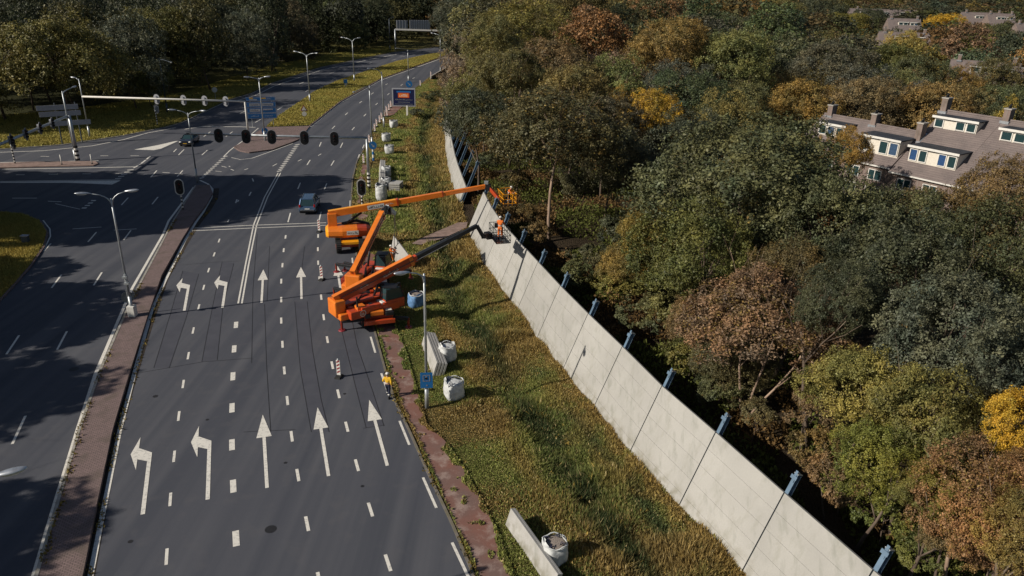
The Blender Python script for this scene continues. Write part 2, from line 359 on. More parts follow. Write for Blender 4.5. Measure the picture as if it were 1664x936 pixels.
def terrain_z(x, y):
    e = fx(ETAB, y); w = fx(WTAB, y); d = fx(DITCH, y)
    ins = 1 / (1 + np.exp(-(x - e - 2.6) * 3)) * (y < 215)
    z = -.06 + ins * (-.55 * np.exp(-((x - d) / 1.3) ** 2) + .12 * (vnoise(x, y, 2.2, 3) - .5))
    z = z + .25 * (x > w) * np.clip((x - w - 1.5) / 3, 0, 1) * (vnoise(x, y, 6, 4))
    return z
def lin(a, b, n): return np.linspace(a, b, n, endpoint=False)
gx = np.concatenate([lin(-900, -300, 8), lin(-300, -90, 12), lin(-90, -30, 20), lin(-30, 26, 130), lin(26, 60, 30), lin(60, 300, 16), lin(300, 1500, 10), [1500.]])
gy = np.concatenate([lin(-80, 0, 6), lin(0, 110, 220), lin(110, 220, 80), lin(220, 500, 24), lin(500, 2600, 14), [2600.]])
X, Y = np.meshgrid(gx, gy, indexing='ij'); Z = terrain_z(X, Y)
nx, ny = X.shape
me = bpy.data.meshes.new('ground')
V = np.stack([X, Y, Z], -1).reshape(-1, 3)
ii, jj = np.meshgrid(np.arange(nx - 1), np.arange(ny - 1), indexing='ij'); a = (ii * ny + jj).ravel()
F = np.stack([a, a + ny, a + ny + 1, a + 1], -1)
me.from_pydata(V.tolist(), [], F.tolist()); me.materials.append(MATS['ground'])
ground = bpy.data.objects.new('ground', me); col.objects.link(ground); ground['kind'] = 'structure'
e = fx(ETAB, Y); w = fx(WTAB, Y); d = fx(DITCH, Y)
C = np.zeros((nx, ny, 4)); C[..., 3] = 1
green = np.array([.15, .14, .045]); gold = np.array([.22, .16, .06]); dark = np.array([.03, .04, .012]); forest = np.array([.062, .043, .030]); straw = np.array([.16, .13, .05])
n1 = vnoise(X, Y, 3.1, 5)[..., None]; n2 = vnoise(X, Y, 9, 6)[..., None]
base = green * (1 - .5 * n1) + straw * .5 * n1
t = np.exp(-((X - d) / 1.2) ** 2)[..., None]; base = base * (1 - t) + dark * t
t = np.clip(1 - (w - X) / 3.0, 0, 1)[..., None]; base = base * (1 - t * .85) + gold * t * .85
behind = (X > w + .2)[..., None]
base = np.where(behind, forest * (.7 + .7 * n1), base)
farf = ((X > 40) | (Y > 330) | (X < -75))[..., None]; base = np.where(farf, np.array([.05, .052, .022]) * (.7 + .6 * n1), base)
C[..., :3] = base
ca = me.color_attributes.new('cover', 'FLOAT_COLOR', 'POINT'); ca.data.foreach_set('color', C.reshape(-1))
me.polygons.foreach_set('use_smooth', [True] * len(me.polygons)); me.update()
def set_cover(o, c):
    m = o.data; ca = m.color_attributes.new('cover', 'FLOAT_COLOR', 'POINT'); ca.data.foreach_set('color', np.tile(np.array(tuple(c) + (1.,)), len(m.vertices)))
    return o

# ---- asphalt of both carriageways, the junction and the side road
LEFT_FAR = [(716, 76), (641, 85), (591, 95), (521, 110), (441, 136), (410, 152), (375, 162), (295, 200), (270, 207), (200, 221), (100, 236), (0, 243), (-300, 262)]
LEFT_NEAR = [(-300, 345), (-80, 343), (0, 345), (40, 349), (66, 360), (78, 378), (72, 402), (50, 434), (24, 464), (0, 490), (-130, 640), (-330, 900), (-560, 1200)]
road_poly = [(p.x, p.y) for p in GP(EDGE_PX)] + [(p.x, p.y) for p in GP([(790, 76), (800, 66), (740, 68)])] + [(p.x, p.y) for p in GP(LEFT_FAR + LEFT_NEAR)]
MB().use('asphalt').sheet(road_poly, 0.0).build('road', kind='structure')
# ---- raised brick median between the carriageways, with kerbs and a soil gutter blackened to paint in the median's shade
med_l = [(-10, 1160), (62, 936), (94, 825), (130, 702), (163, 608), (213, 493), (233, 455), (270, 385), (283, 360), (318, 304)]
med_r = [(340, 303), (345, 316), (334, 336), (315, 360), (296, 390), (262, 450), (238, 520), (210, 608), (182, 702), (157, 820), (134, 936), (80, 1160)]
MB().use('brick_paving').prism([(p.x, p.y) for p in GP(med_r[::-1])] + [(p.x, p.y) for p in GP(med_l[::-1])], -.1, .20).build('brick_median', kind='structure')
kb = MB().use('kerb_concrete'); kb.ribbon([(p.x, p.y) for p in GP(med_l)], .16, 0, .215); kb.use('brick_paving').ribbon([(p.x, p.y) for p in GP([med_l[-1]] + med_r)], .14, 0, .212)
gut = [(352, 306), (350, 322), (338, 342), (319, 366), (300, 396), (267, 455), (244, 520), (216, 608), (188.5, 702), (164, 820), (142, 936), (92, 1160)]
MB().use('gutter').ribbon([(p.x, p.y) for p in GP(gut)], .62, .004).build('gutter_shade_strip', kind='structure')
# side-road island
isl = [(-200, 268), (0, 266), (60, 264), (155, 263), (160, 267), (152, 270), (60, 272), (0, 274), (-200, 276)]
MB().use('pink_planks').prism([(p.x, p.y) for p in GP(isl[::-1])], -.1, .14).build('side_road_island', kind='structure')
# brick triangle with grass behind it (far median)
tri = [(381, 240), (390, 246), (405, 249), (442, 244), (472, 233), (486, 227), (503, 206), (433, 208), (418, 216), (405, 228)]
MB().use('brick_paving').prism([(p.x, p.y) for p in GP(tri)], -.1, .15).build('brick_island', kind='structure')
kb.ribbon([(p.x, p.y) for p in GP(tri + [tri[0]])], .2, 0, .165)
gm = [(433, 207), (504, 204.5), (553, 165), (617, 129), (727, 89), (733, 83), (690, 90), (645, 100), (590, 118), (545, 133), (510, 150), (470, 178), (448, 192)]
set_cover(MB().use('ground').prism([(p.x, p.y) for p in GP(gm)], -.1, .12).build('grass_median', kind='structure'), (.19, .18, .05))
kb.ribbon([(p.x, p.y) for p in GP([(503, 205.5), (553, 166), (617, 130), (728, 90)])], .25, 0, .15)
gc = [(p.x, p.y) for p in GP([(-80, 344), (0, 346), (39, 350), (65, 361), (76, 379), (70, 402), (48, 434), (22, 464), (-2, 490), (-132, 640), (-332, 900), (-600, 900), (-600, 344)])]
set_cover(MB().use('ground').prism(gc[::-1], -.1, .10).build('grass_corner', kind='structure'), (.19, .18, .05))
kb.ribbon([(p.x, p.y) for p in GP([(-80, 343.5), (0, 345.5), (40, 349.5), (66, 360.5), (77.5, 379), (71.5, 402), (49.5, 434), (23.5, 464), (-1, 490), (-131, 640)])], .18, 0, .12)
kb.use('dirty_kerb').ribbon([(p.x, p.y) for p in EDGE], .14, 0, .03); kb.use('kerb_concrete')
kb.ribbon([(p.x, p.y) for p in GP(LEFT_FAR[:-1] + [(-300, 262)])], .2, 0, .1)
kb.build('kerbs', kind='structure')
# grass bank on the far left above the road
# ---- red cycle path along the right edge
pl = [(800, 1010), (775, 936), (757, 890), (735, 842), (712, 792), (690, 742), (670, 700), (649, 650), (630, 600), (614, 543), (600, 480), (590, 430), (583, 380), (580, 334), (583, 292), (590, 264), (600, 245)]
pr_ = [(610, 247), (603, 266), (598, 292), (600, 334), (607, 380), (617, 430), (631, 480), (645, 535), (658, 565), (668, 600), (683, 650), (694, 690), (722, 715), (757, 765), (790, 826), (812, 870), (836, 936), (862, 1010)]
MB().use('red_path').sheet([(p.x, p.y) for p in GP(pl[::-1] + pr_[::-1])][::-1], .014).build('cycle_path', kind='structure')
MB().use('red_path').sheet([(p.x, p.y) for p in GP([(636, 168), (655, 172), (640, 186), (618, 192)])], .02).build('cycle_path', kind='structure')
MB().use('pink_planks').sheet([(p.x, p.y) for p in GP([(669, 397), (692, 385), (744, 363), (760, 362), (758, 371), (722, 388), (684, 399)])], .10).build('footpath', kind='structure')

ap = MB().use('asphalt_patch')
for P in ([(361, 425), (380, 428), (362, 500), (353, 585), (328, 588), (345, 500)], [(297, 440), (323, 445), (303, 515), (275, 598), (250, 598), (277, 510)], [(479, 490), (499, 490), (508, 570), (522, 650), (535, 702), (506, 702), (488, 600)], [(546, 500), (568, 500), (580, 560), (607, 640), (624, 692), (595, 695), (577, 625), (561, 560)]):
    ap.sheet([(p.x, p.y) for p in GP(P)], .002)
ap.build('asphalt_patches', kind='structure')
# ---- painted markings
pm = MB().use('paint'); ZM = .008
def line(px, w=.12): pm.ribbon([(p.x, p.y) for p in GP(px)], w, ZM)
def dash(px, w=.14):   # px: (x0,y0,x1,y1)
    for x0, y0, x1, y1 in px: line([(x0, y0), (x1, y1)], w)
def along(tab, L=1.0, w=.14):
    P = [G(*p) for p in tab]
    for i, p in enumerate(P):
        d = (P[min(i + 1, len(P) - 1)] - P[max(i - 1, 0)]).normalized(); a, b = p - d * L / 2, p + d * L / 2
        pm.ribbon([(a.x, a.y), (b.x, b.y)], w, ZM)
L1 = [(263, 1030), (270.75, 904.5), (276.75, 811.5), (283, 741.5), (290.5, 676), (297.75, 624), (306, 578), (314, 537), (323, 499), (331, 467), (339, 439), (348, 413.5), (356, 391)]
L2 = [(389, 985), (383.5, 875), (379, 790), (377, 722.7), (377, 662.7), (378.5, 611.5), (380.5, 567), (383.5, 528)]
L3 = [(519, 944), (499, 851), (484, 772), (474, 709), (467, 651), (462, 602), (459, 559.5), (457, 521), (457, 487), (457, 457), (459, 431), (461, 406.5), (464, 385)]
L4 = [(665, 1020), (630.5, 914.5), (602, 828), (580, 756), (563.5, 693.5), (550, 640), (540, 593.5), (532, 552), (526, 515.5), (522, 483), (519, 453), (517, 427), (516.5, 405), (517, 383.5)]
along(L1, 1.1); along(L2, 1.1, .30); along(L3, 1.1, .16); along(L4, 1.1, .16)
RE = [(798, 1010), (749, 912), (698, 800), (657, 703), (625, 622), (606, 560), (592, 510), (581, 466), (573, 427), (569, 331), (573.5, 289), (583, 254), (590.5, 238)]
along(RE, 2.6, .14); along([(571, 398), (569, 362), (578, 271)], 2.0, .14)
line([(100, 1160), (147, 936), (168, 830), (194, 702), (222, 592), (247, 503), (269, 455), (301, 390), (319, 360), (330, 345), (344, 320), (345, 307), (338, 299), (325, 293)], .24)
# left carriageway edge beside the median
line([(-10, 1130), (55, 936), (86, 830), (125, 702), (155, 608), (204, 493), (215, 468), (265, 381), (274, 359), (315, 304)], .22)
line([(387, 493), (399, 430), (412, 366), (430, 320), (452, 281)], .13); line([(393, 493), (404, 430), (417, 366), (435, 320), (456, 281)], .13)
line([(308, 371), (412, 366), (530, 362)], .14); line([(306, 375.5), (412, 370.5), (530, 366)], .14)
dash([(484, 307, 488, 297), (468, 361, 472, 346), (499, 268, 504, 260), (519, 238, 522, 231), (527, 308, 531, 298), (518, 360, 522, 344), (538, 269, 543, 261), (553, 240, 557, 232)], .14)
along([(542, 207), (563, 185), (586, 166), (605, 152), (628, 137)], 2.6); along([(574, 209), (593, 187), (612, 169), (631, 153), (653, 138), (672, 127)], 2.6)
line([(486, 228), (504, 206.5), (554, 166.5), (618, 130.5), (728, 91)], .3)
for i in range(15):   # block crossing lines
    t = i / 14; x, y = 454 + (483 - 454) * t, 278 + (235 - 278) * t; line([(x - 3.6, y + .8), (x + 3.6, y - .8)], .32)
for i in range(12):
    t = i / 11; x, y = 328 + (366 - 328) * t, 289 + (254 - 289) * t; line([(x - 3.4, y + .8), (x + 3.4, y - .4)], .32)
for i in range(5):
    t = i / 4; x, y = 192 + (212 - 192) * t, 290 + (276 - 290) * t; line([(x - 5, y + .5), (x + 5, y - .3)], .3)
along([(137, 338), (142, 334), (147, 330), (152, 326)], .4, .5)
dash([(217, 273, 228, 267), (229, 266, 237, 260), (238, 259, 244, 254)], .22); line([(364, 254), (373, 245), (383, 237)], .16)
line([(376, 256), (391, 259.5), (410, 257), (452, 242), (476, 233)], .14)
dash([(248, 243, 254, 238), (282, 247, 287, 242), (328, 252, 337, 244), (290, 252, 299, 243), (245, 288, 255, 277), (288, 287, 297, 277)], .14)
dash([(331, 222, 342, 214), (367, 222, 378, 214), (264, 280, 276, 281), (284, 282, 297, 283)], .14)
dash([(360, 270, 368, 272), (372, 270, 374, 271), (375, 275, 380, 277), (397, 276, 403, 274), (410, 290, 412, 295), (405, 318, 408, 312), (386, 328, 388, 325), (370, 361, 372, 357), (383, 330, 385, 324)], .14)
dash([(350, 278, 360, 279), (443, 270, 450, 266), (484, 262, 490, 259), (517, 253, 522, 250)], .12)
# side road to the left
line([(-300, 268), (-60, 254), (0, 247.5), (70, 245), (150, 237), (200, 227), (240, 216), (286, 207.5)], .22)
line([(-200, 266), (0, 264), (160, 261)], .22); line([(-200, 280), (0, 275), (110, 273.5), (220, 271)], .22); line([(-200, 302), (0, 295), (120, 293), (195, 292.5)], .22)
pm.sheet([(p.x, p.y) for p in GP([(0, 297), (110, 297), (182, 300), (196, 293.5), (120, 294.2), (0, 296)])], .0095)
pm.sheet([(p.x, p.y) for p in GP([(218, 243), (250, 244), (262, 241.5), (290, 229), (284, 229.5), (256, 236)])], .0095)
dash([(26, 284, 40, 284), (79, 283, 94, 283), (134, 282.5, 148, 282.5), (188, 282, 200, 282), (66, 254, 80, 254.3), (163, 253.2, 176, 253.2), (212, 253.2, 226, 253.2), (20, 322, 60, 322), (78, 327, 100, 328)], .16)
line([(300, 210), (330, 205.5), (390, 206), (415, 207)], .3); line([(381, 239), (404, 222), (420, 208)], .16)
# left carriageway dashes
along([(252, 326), (207, 382), (159, 453), (101, 553), (31, 698), (-60, 900)], 3.0, .14); along([(203, 327), (150, 385), (92, 457), (21, 560), (-70, 700)], 3.0, .14)
along([(77, 402), (43, 440), (8, 480), (-40, 540)], 2.2, .14)
line([(118, 372), (165, 369)], .12); line([(185, 374), (222, 372)], .12); line([(90, 331), (130, 340)], .1)
line([(70, 358), (81, 372), (82, 384), (72, 405)], .12)
# far left carriageway
along([(420, 196), (455, 176), (500, 147), (543, 128), (585, 111), (640, 97)], 3.5, .16); along([(395, 182), (440, 160), (490, 135), (540, 118), (600, 103), (655, 92)], 3.5, .16)
line([(380, 165), (415, 155), (445, 140), (525, 113), (595, 98), (645, 88)], .25)
pm.build('road_markings', kind='structure')
# arrows
am = MB().use('paint')
def arrow(tail, tip, kind):
    T, H = G(*tail), G(*tip); d = (H - T); L = d.length; d.normalize(); s = Vector((d.y, -d.x, 0))
    P = lambda u, v: (T + d * u + s * v)
    if kind == 's':
        hl = L * .34; hw = .42
        for poly in ([P(0, -.09), P(0, .09), P(L - hl, .09), P(L - hl, -.09)], [P(L - hl - .0, -hw), P(L - hl - .0, hw), P(L, 0)]): am.sheet([(p.x, p.y) for p in poly], .012 if len(poly) == 3 else .0135)
    else:      # left turn: shaft, elbow, head pointing left
        for z, poly in ((.0125, [P(0, -.10), P(0, .10), P(4.6, .10), P(4.6, -.10)]), (.0140, [P(4.45, .102), P(5.36, .102), P(6.05, -.62), P(4.95, -.62)]), (.0155, [P(3.93, -.60), P(5.54, -.98), P(7.15, -.60)])):
            am.sheet([(p.x, p.y) for p in poly], z)
for t, h in (((434, 793), (427, 674)), ((534, 774), (516, 662)), ((629.5, 757), (600, 650)), ((425, 492), (428, 438)), ((490, 486), (489, 434)), ((556, 487), (547, 430))): arrow(t, h, 's')
arrow((232, 836), (242, 752), 'l'); arrow((337.5, 812), (340, 733), 'l'); arrow((299.5, 505), (306, 468), 'l'); arrow((361.5, 500), (367, 464), 'l')
am.build('lane_arrows', kind='structure')
mm = MB().use('seam')
for x, y, r in ((252.5, 644, .16), (337, 682, .1), (464, 752, .1), (589, 790, .1), (212, 880, .12), (411, 300, .3), (560, 640, .1), (120, 600, .3), (440, 860, .28)):
    p = G(x, y); mm.sheet([(p.x + r * math.cos(a), p.y + r * math.sin(a)) for a in [2 * math.pi * k / 16 for k in range(16)]], .005)
mm.build('drain_covers', kind='structure')
# sealed cuts in the asphalt
sm = MB().use('seam')
for pts in ([(418, 380), (411, 470), (409, 590)], [(430, 494), (433, 590), (440, 702)], [(479, 490), (488, 600), (506, 702)], [(499, 490), (508, 570), (522, 650), (535, 702)], [(546, 500), (561, 560), (577, 625), (595, 695)], [(568, 500), (580, 560), (607, 640), (624, 692)],
            [(297, 440), (277, 510), (250, 598)], [(323, 445), (303, 515), (275, 598)], [(361, 425), (345, 500), (328, 588)], [(380, 428), (362, 500), (353, 585)], [(220, 607), (330, 588), (410, 582)], [(590, 696), (625, 691)], [(290, 431), (350, 426), (395, 424)], [(396, 702), (480, 698)],
            [(283, 255), (180, 262), (160, 264)], [(438, 400), (434, 490)], [(495, 400), (490, 440)]):
    sm.ribbon([(p.x, p.y) for p in GP(pts)], .045, .004)
sm.build('asphalt_seams', kind='structure')

# ================================================================ GRASS AND UNDERGROWTH
def blade_mesh(name, P, H, Wd, Cc, lean=.5, label=None, quad=False):
    n = len(P); az = RNG.random(n) * 2 * np.pi; la = RNG.random(n) * 2 * np.pi; lm = RNG.random(n) * lean
    dx = np.stack([np.cos(az), np.sin(az), np.zeros(n)], -1) * (Wd / 2)[:, None]
    tip = np.stack([np.cos(la) * lm * H, np.sin(la) * lm * H, H * (1 - .3 * lm)], -1)
    if quad:
        mid = tip * .55; V = np.stack([P - dx * .4, P + mid - dx, P + tip, P + mid + dx], 1).reshape(-1, 3); k = 4
    else: V = np.stack([P - dx, P + dx, P + tip], 1).reshape(-1, 3); k = 3
    me = bpy.data.meshes.new(name); me.vertices.add(n * k); me.vertices.foreach_set('co', V.astype(np.float32).ravel())
    me.loops.add(n * k); me.loops.foreach_set('vertex_index', np.arange(n * k, dtype=np.int32))
    me.polygons.add(n); me.polygons.foreach_set('loop_start', np.arange(0, n * k, k, dtype=np.int32))
    me.materials.append(MATS['blade']); me.update(calc_edges=True)
    ca = me.color_attributes.new('tint', 'FLOAT_COLOR', 'POINT'); CC = np.concatenate([Cc, np.ones((n, 1))], 1); CC = np.repeat(CC, k, 0); ca.data.foreach_set('color', CC.astype(np.float32).ravel())
    o = bpy.data.objects.new(name, me); col.objects.link(o); tag(o, label, 'grass', None, 'stuff'); return o
def clear_of(x, y):   # keep paths and roads free
    return np.ones_like(x, bool)
def poly_mask(x, y, poly):
    c = np.zeros(len(x), bool); n = len(poly); j = n - 1
    for i in range(n):
        xi, yi = poly[i][0], poly[i][1]; xj, yj = poly[j][0], poly[j][1]
        k = ((yi > y) != (yj > y)) & (x < (xj - xi) * (y - yi) / (yj - yi + 1e-12) + xi); c ^= k; j = i
    return c
path_poly = [(p.x, p.y) for p in GP(pl[::-1] + pr_[::-1])]; foot_poly = [(p.x, p.y) for p in GP([(669, 397), (692, 385), (744, 363), (760, 362), (758, 371), (722, 388), (684, 399)])]; path2 = [(p.x, p.y) for p in GP([(636, 168), (655, 172), (640, 186), (618, 192)])]
def verge_points(n, y0, y1):
    y = y0 + (y1 - y0) * RNG.random(n); e = fx(ETAB, y) + .12; w = fx(WTAB, y) + .15; x = e + (w - e) * RNG.random(n)
    m = ~poly_mask(x, y, path_poly) & ~poly_mask(x, y, foot_poly) & ~poly_mask(x, y, path2)
    # a few weeds creep over the path
    pe = np.interp(y, [p.y for p in GP(pr_)][::-1], [p.x for p in GP(pr_)][::-1]); pw = np.interp(y, [p.y for p in GP(pl)], [p.x for p in GP(pl)])
    hid = np.clip((y - 56) / 8, 0, 1) * .75
    rag = (pe - x < .42 * vnoise(x, y, .7, 22) ** 1.6 * 1.6 + hid * vnoise(x, y, 2.5, 24) * 2.2) | (x - pw < .30 * vnoise(x, y, .6, 23) ** 1.5)
    m |= poly_mask(x, y, path_poly) & rag | poly_mask(x, y, path_poly) & (vnoise(x, y, .5, 21) > .86) & (RNG.random(n) < .5)
    return x[m], y[m]
def verge_cols(x, y):
    w = fx(WTAB, y); d = fx(DITCH, y); e = fx(ETAB, y); n = len(x)
    a = vnoise(x, y, 1.3, 8)[:, None]; b = vnoise(x, y, 3.7, 9)[:, None]; r = RNG.random((n, 1)); r2 = RNG.random((n, 1))
    g1 = np.array([.20, .205, .058]); g2 = np.array([.115, .145, .042]); br = np.array([.20, .145, .055]); gd = np.array([.25, .175, .060]); dk = np.array([.030, .040, .016]); st = np.array([.32, .26, .13])
    c = g1 * (1 - a) + g2 * a; c = np.where(b + .25 * r > .78, br * (.7 + .5 * r2), c)
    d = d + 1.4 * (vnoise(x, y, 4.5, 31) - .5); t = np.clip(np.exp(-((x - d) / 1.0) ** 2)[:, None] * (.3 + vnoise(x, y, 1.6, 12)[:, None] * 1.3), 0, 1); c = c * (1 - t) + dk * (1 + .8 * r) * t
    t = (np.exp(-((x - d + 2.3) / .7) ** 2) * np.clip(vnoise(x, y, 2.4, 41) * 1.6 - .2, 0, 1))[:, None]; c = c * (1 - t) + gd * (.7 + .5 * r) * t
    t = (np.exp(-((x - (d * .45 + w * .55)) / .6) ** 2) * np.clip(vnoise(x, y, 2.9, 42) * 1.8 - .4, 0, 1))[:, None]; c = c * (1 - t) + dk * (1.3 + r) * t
    # golden strip beside the wall
    t = np.clip(1.05 - (w - x) / (.9 + 3.0 * vnoise(x, y, 2.0, 13)), 0, 1)[:, None] ** .7 * (.45 + .55 * (vnoise(x, y, .8, 33)[:, None] > .33)); c = c * (1 - t) + (gd * (.5 + .8 * r)) * t
    far = np.clip((y - 95) / 25, 0, 1)[:, None]; lf = vnoise(x, y, .18, 44)[:, None]; c = np.where((lf > .88) & (r > .4), np.array([.30, .22, .06]), c); mid = (np.clip((x - d) / 1.5, 0, 1) * far[:, 0])[:, None]
    c = c * (1 - .7 * mid) + gd * (.6 + .6 * r) * .7 * mid
    c = np.where(r < .05, st, c); return c * (.85 + 1.0 * r2)
# low leafy sward, then taller stalks
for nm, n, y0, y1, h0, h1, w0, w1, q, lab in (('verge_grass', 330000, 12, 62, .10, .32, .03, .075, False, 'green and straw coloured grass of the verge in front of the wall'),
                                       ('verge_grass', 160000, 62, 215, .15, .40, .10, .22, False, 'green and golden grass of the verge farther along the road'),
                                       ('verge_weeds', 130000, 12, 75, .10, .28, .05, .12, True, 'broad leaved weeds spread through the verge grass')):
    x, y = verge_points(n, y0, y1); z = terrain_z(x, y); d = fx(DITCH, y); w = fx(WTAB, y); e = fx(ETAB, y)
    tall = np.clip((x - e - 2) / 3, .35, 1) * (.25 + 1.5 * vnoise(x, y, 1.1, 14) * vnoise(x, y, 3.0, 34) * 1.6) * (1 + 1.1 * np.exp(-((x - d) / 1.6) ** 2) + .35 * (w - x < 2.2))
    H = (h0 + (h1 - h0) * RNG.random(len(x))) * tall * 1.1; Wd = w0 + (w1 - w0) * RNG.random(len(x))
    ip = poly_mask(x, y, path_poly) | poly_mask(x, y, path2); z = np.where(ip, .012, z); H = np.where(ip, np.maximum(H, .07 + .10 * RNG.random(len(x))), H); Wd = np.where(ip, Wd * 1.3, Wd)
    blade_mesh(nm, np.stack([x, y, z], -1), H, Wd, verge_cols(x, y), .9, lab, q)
def poly_grass(name, poly, n, z, h0, h1, wd, cA, cB, label):
    xs = [p[0] for p in poly]; ys = [p[1] for p in poly]; x = min(xs) + (max(xs) - min(xs)) * RNG.random(n * 4); y = min(ys) + (max(ys) - min(ys)) * RNG.random(n * 4)
    m = poly_mask(x, y, poly); x, y = x[m][:n], y[m][:n]; k = len(x); a = (vnoise(x, y, 2.5, 15)[:, None] + .5 * RNG.random((k, 1)) - .25).clip(0, 1)
    c = (np.array(cA) * (1 - a) + np.array(cB) * a) * (.65 + .6 * RNG.random((k, 1)))
    zz = np.full(k, z) if not callable(z) else z(x, y)
    blade_mesh(name, np.stack([x, y, zz], -1), h0 + (h1 - h0) * RNG.random(k), wd * (.6 + .8 * RNG.random(k)), c, .7, label)
poly_grass('corner_grass', [(p.x, p.y) for p in GP([(-60, 344), (0, 346), (39, 350), (65, 361), (76, 379), (70, 402), (48, 434), (22, 464), (-2, 490), (-100, 600), (-200, 600)])], 50000, .10, .12, .32, .09, (.30, .27, .07), (.38, .29, .075), 'yellow green grass in the road corner at the left edge')
poly_grass('median_grass', [(p.x, p.y) for p in GP(gm)], 50000, .12, .1, .28, .2, (.30, .28, .07), (.36, .29, .075), 'yellow green grass of the long median between the far carriageways')
bank = [(p.x, p.y) for p in GP([(-200, 256), (0, 241), (100, 234), (200, 219), (268, 205), (293, 198), (373, 160), (408, 150), (440, 134), (520, 108), (590, 93), (640, 83), (640, 74), (520, 90), (420, 112), (300, 150), (100, 180), (-200, 200)])]
poly_grass('roadside_grass', bank, 110000, -.06, .15, .34, .20, (.30, .28, .075), (.36, .30, .08), 'sunlit yellow green grass bank between the road and the dark trees')
# weeds along the kerb and in the median joints
for tabp, n, zz in ((med_l, 700, .2), (gut, 900, .0), (EDGE_PX, 2600, .0)):
    P = [G(*p) for p in tabp[1:-1]]; pts = []
    for k in range(n):
        i = RNG.integers(0, len(P) - 1); t = RNG.random(); p = P[i].lerp(P[i + 1], t); pts.append((p.x + RNG.normal(0, .10) + .12, p.y + RNG.normal(0, .1), zz))
    pts = np.array(pts); m = vnoise(pts[:, 0], pts[:, 1], 2.2, 30) > .45; pts = pts[m]; k = len(pts)
    blade_mesh('kerb_weeds', pts, .06 + .14 * RNG.random(k), .08 + .1 * RNG.random(k), np.array([.20, .15, .04]) * (.5 + .8 * RNG.random((k, 1))), .9, 'dry weeds growing in the joints along the kerb')
# undergrowth behind the wall
y = 8 + 190 * RNG.random(170000) ** 1.25; w = fx(WTAB, y); x = w + 1.6 + 22 * RNG.random(170000) ** 1.4
z = terrain_z(x, y); k = len(x); a = vnoise(x, y, 2.8, 16); keep = (a > .27); x, y, z, a = x[keep], y[keep], z[keep], a[keep]; k = len(x)
cc = np.where((vnoise(x, y, 4, 17) > .6)[:, None], np.array([.12, .075, .03]), np.array([.075, .085, .02])) * (.5 + .9 * RNG.random((k, 1)))
blade_mesh('undergrowth', np.stack([x, y, z + RNG.random(k) * (a - .27) * 3.0], -1), .10 + .25 * RNG.random(k), .10 + .16 * RNG.random(k), cc * 1.3, 1.0, 'low brambles and weeds on the wood floor behind the wall', True)
# ================================================================ NOISE BARRIER
def wall_frame(tab, i):
    a = Vector(tab[max(i - 1, 0)]); b = Vector(tab[min(i + 1, len(tab) - 1)]); d = (b - a).normalized()
    n = Vector((d.y, -d.x))                      # towards the wood
    L = Vector((n.x * 1.6, n.y * 1.6, 4.0)); L.normalize()
    F = Vector((-L.z * n.x, -L.z * n.y, math.hypot(L.x, L.y)))   # outward face normal (towards road)
    return n, L, F, d
FACE = 4.31
barrier = thing('noise_barrier', 'long pale concrete noise barrier leaning back on blue steel posts in front of the wood', 'noise barrier', (WALL[0][0], WALL[0][1], 0))
def bpt(tab, i, s, f, root):      # point at face length s up the lean, f out of the face
    n, L, F, d = wall_frame(tab, i); p = Vector((tab[i][0], tab[i][1], -.0)) + L * s + F * f
    return p - root
def panel(tab, i, rows, root, parent, th=.14, name='concrete_panel', sag=0):
    """one span between post i and i+1: a stack of slabs with open joints"""
    mb = MB().use('wall_concrete'); a = Vector((tab[i][0], tab[i][1], 0)); b = Vector((tab[i + 1][0], tab[i + 1][1], 0))
    for (s0, s1) in rows:
        P = []
        for s in (s0 + .004, s1 - .004):
            A0 = bpt(tab, i, s, 0, root); A1 = bpt(tab, i, s, -th, root); B0 = bpt(tab, i + 1, s, 0, root); B1 = bpt(tab, i + 1, s, -th, root)
            dd = (B0 - A0).normalized() * .035
            P.append((A0 + dd, A1 + dd, B1 - dd, B0 - dd))
        (A0, A1, B1, B0), (C0, C1, D1, D0) = P
        mb.hexa([A0, B0, B1, A1, C0, D0, D1, C1])
    # recessed dark gap behind the joints so the courses read as separate slabs
    mb.use('dirty_kerb'); s0, s1 = rows[0][0] + .02, rows[-1][1] - .03
    A0, A1, B0, B1 = [bpt(tab, k, s0, f, root) for k, f in ((i, -.03), (i, -th + .03), (i + 1, -.03), (i + 1, -th + .03))]
    C0, C1, D0, D1 = [bpt(tab, k, s1, f, root) for k, f in ((i, -.03), (i, -th + .03), (i + 1, -.03), (i + 1, -th + .03))]
    dd = (B0 - A0).normalized() * .05
    mb.hexa([A0 + dd, B0 - dd, B1 - dd, A1 + dd, C0 + dd, D0 - dd, D1 - dd, C1 + dd])
    return mb.build(name, parent)
def post(tab, i, top, root, parent):
    """blue steel I-beam standing behind the joint, with a cross shaped cleat at its head"""
    n, L, F, d = wall_frame(tab, i); B = Vector((tab[i][0], tab[i][1], 0)) - root; D = Vector((d.x, d.y, 0))
    mb = MB().use('post_blue'); off = -.16
    def seg(s0, s1, f, w, t, c=0): mb.beam(B + L * s0 + F * f, B + L * s1 + F * f, w, t, F)
    seg(-.6, top, off, .20, .03); seg(-.6, top, off - .24, .20, .03)
    mb.beam(B + L * -.6 + F * (off - .12), B + L * (top + .0) + F * (off - .12), .03, .21, F)
    if top > FACE + .3:
        seg(top - .42, top + .16, off + .035, .13, .035); seg(top - .26, top - .08, off + .07, .34, .034)
        mb.use('galv'); seg(top + .0, top + .04, off - .12, .24, .30)
    return mb.build('post', parent)
root = Vector((WALL[0][0], WALL[0][1], 0))
ROWS = [(-.45, .52), (.52, 1.47), (1.47, 2.42), (2.42, 3.37), (3.37, FACE)]
for i in range(len(WALL) - 1):
    rows = ROWS
    panel(WALL, i, rows, root, barrier)
for i in range(len(WALL)):
    post(WALL, i, 5.3 if i < len(WALL) - 1 else 4.9, root, barrier)
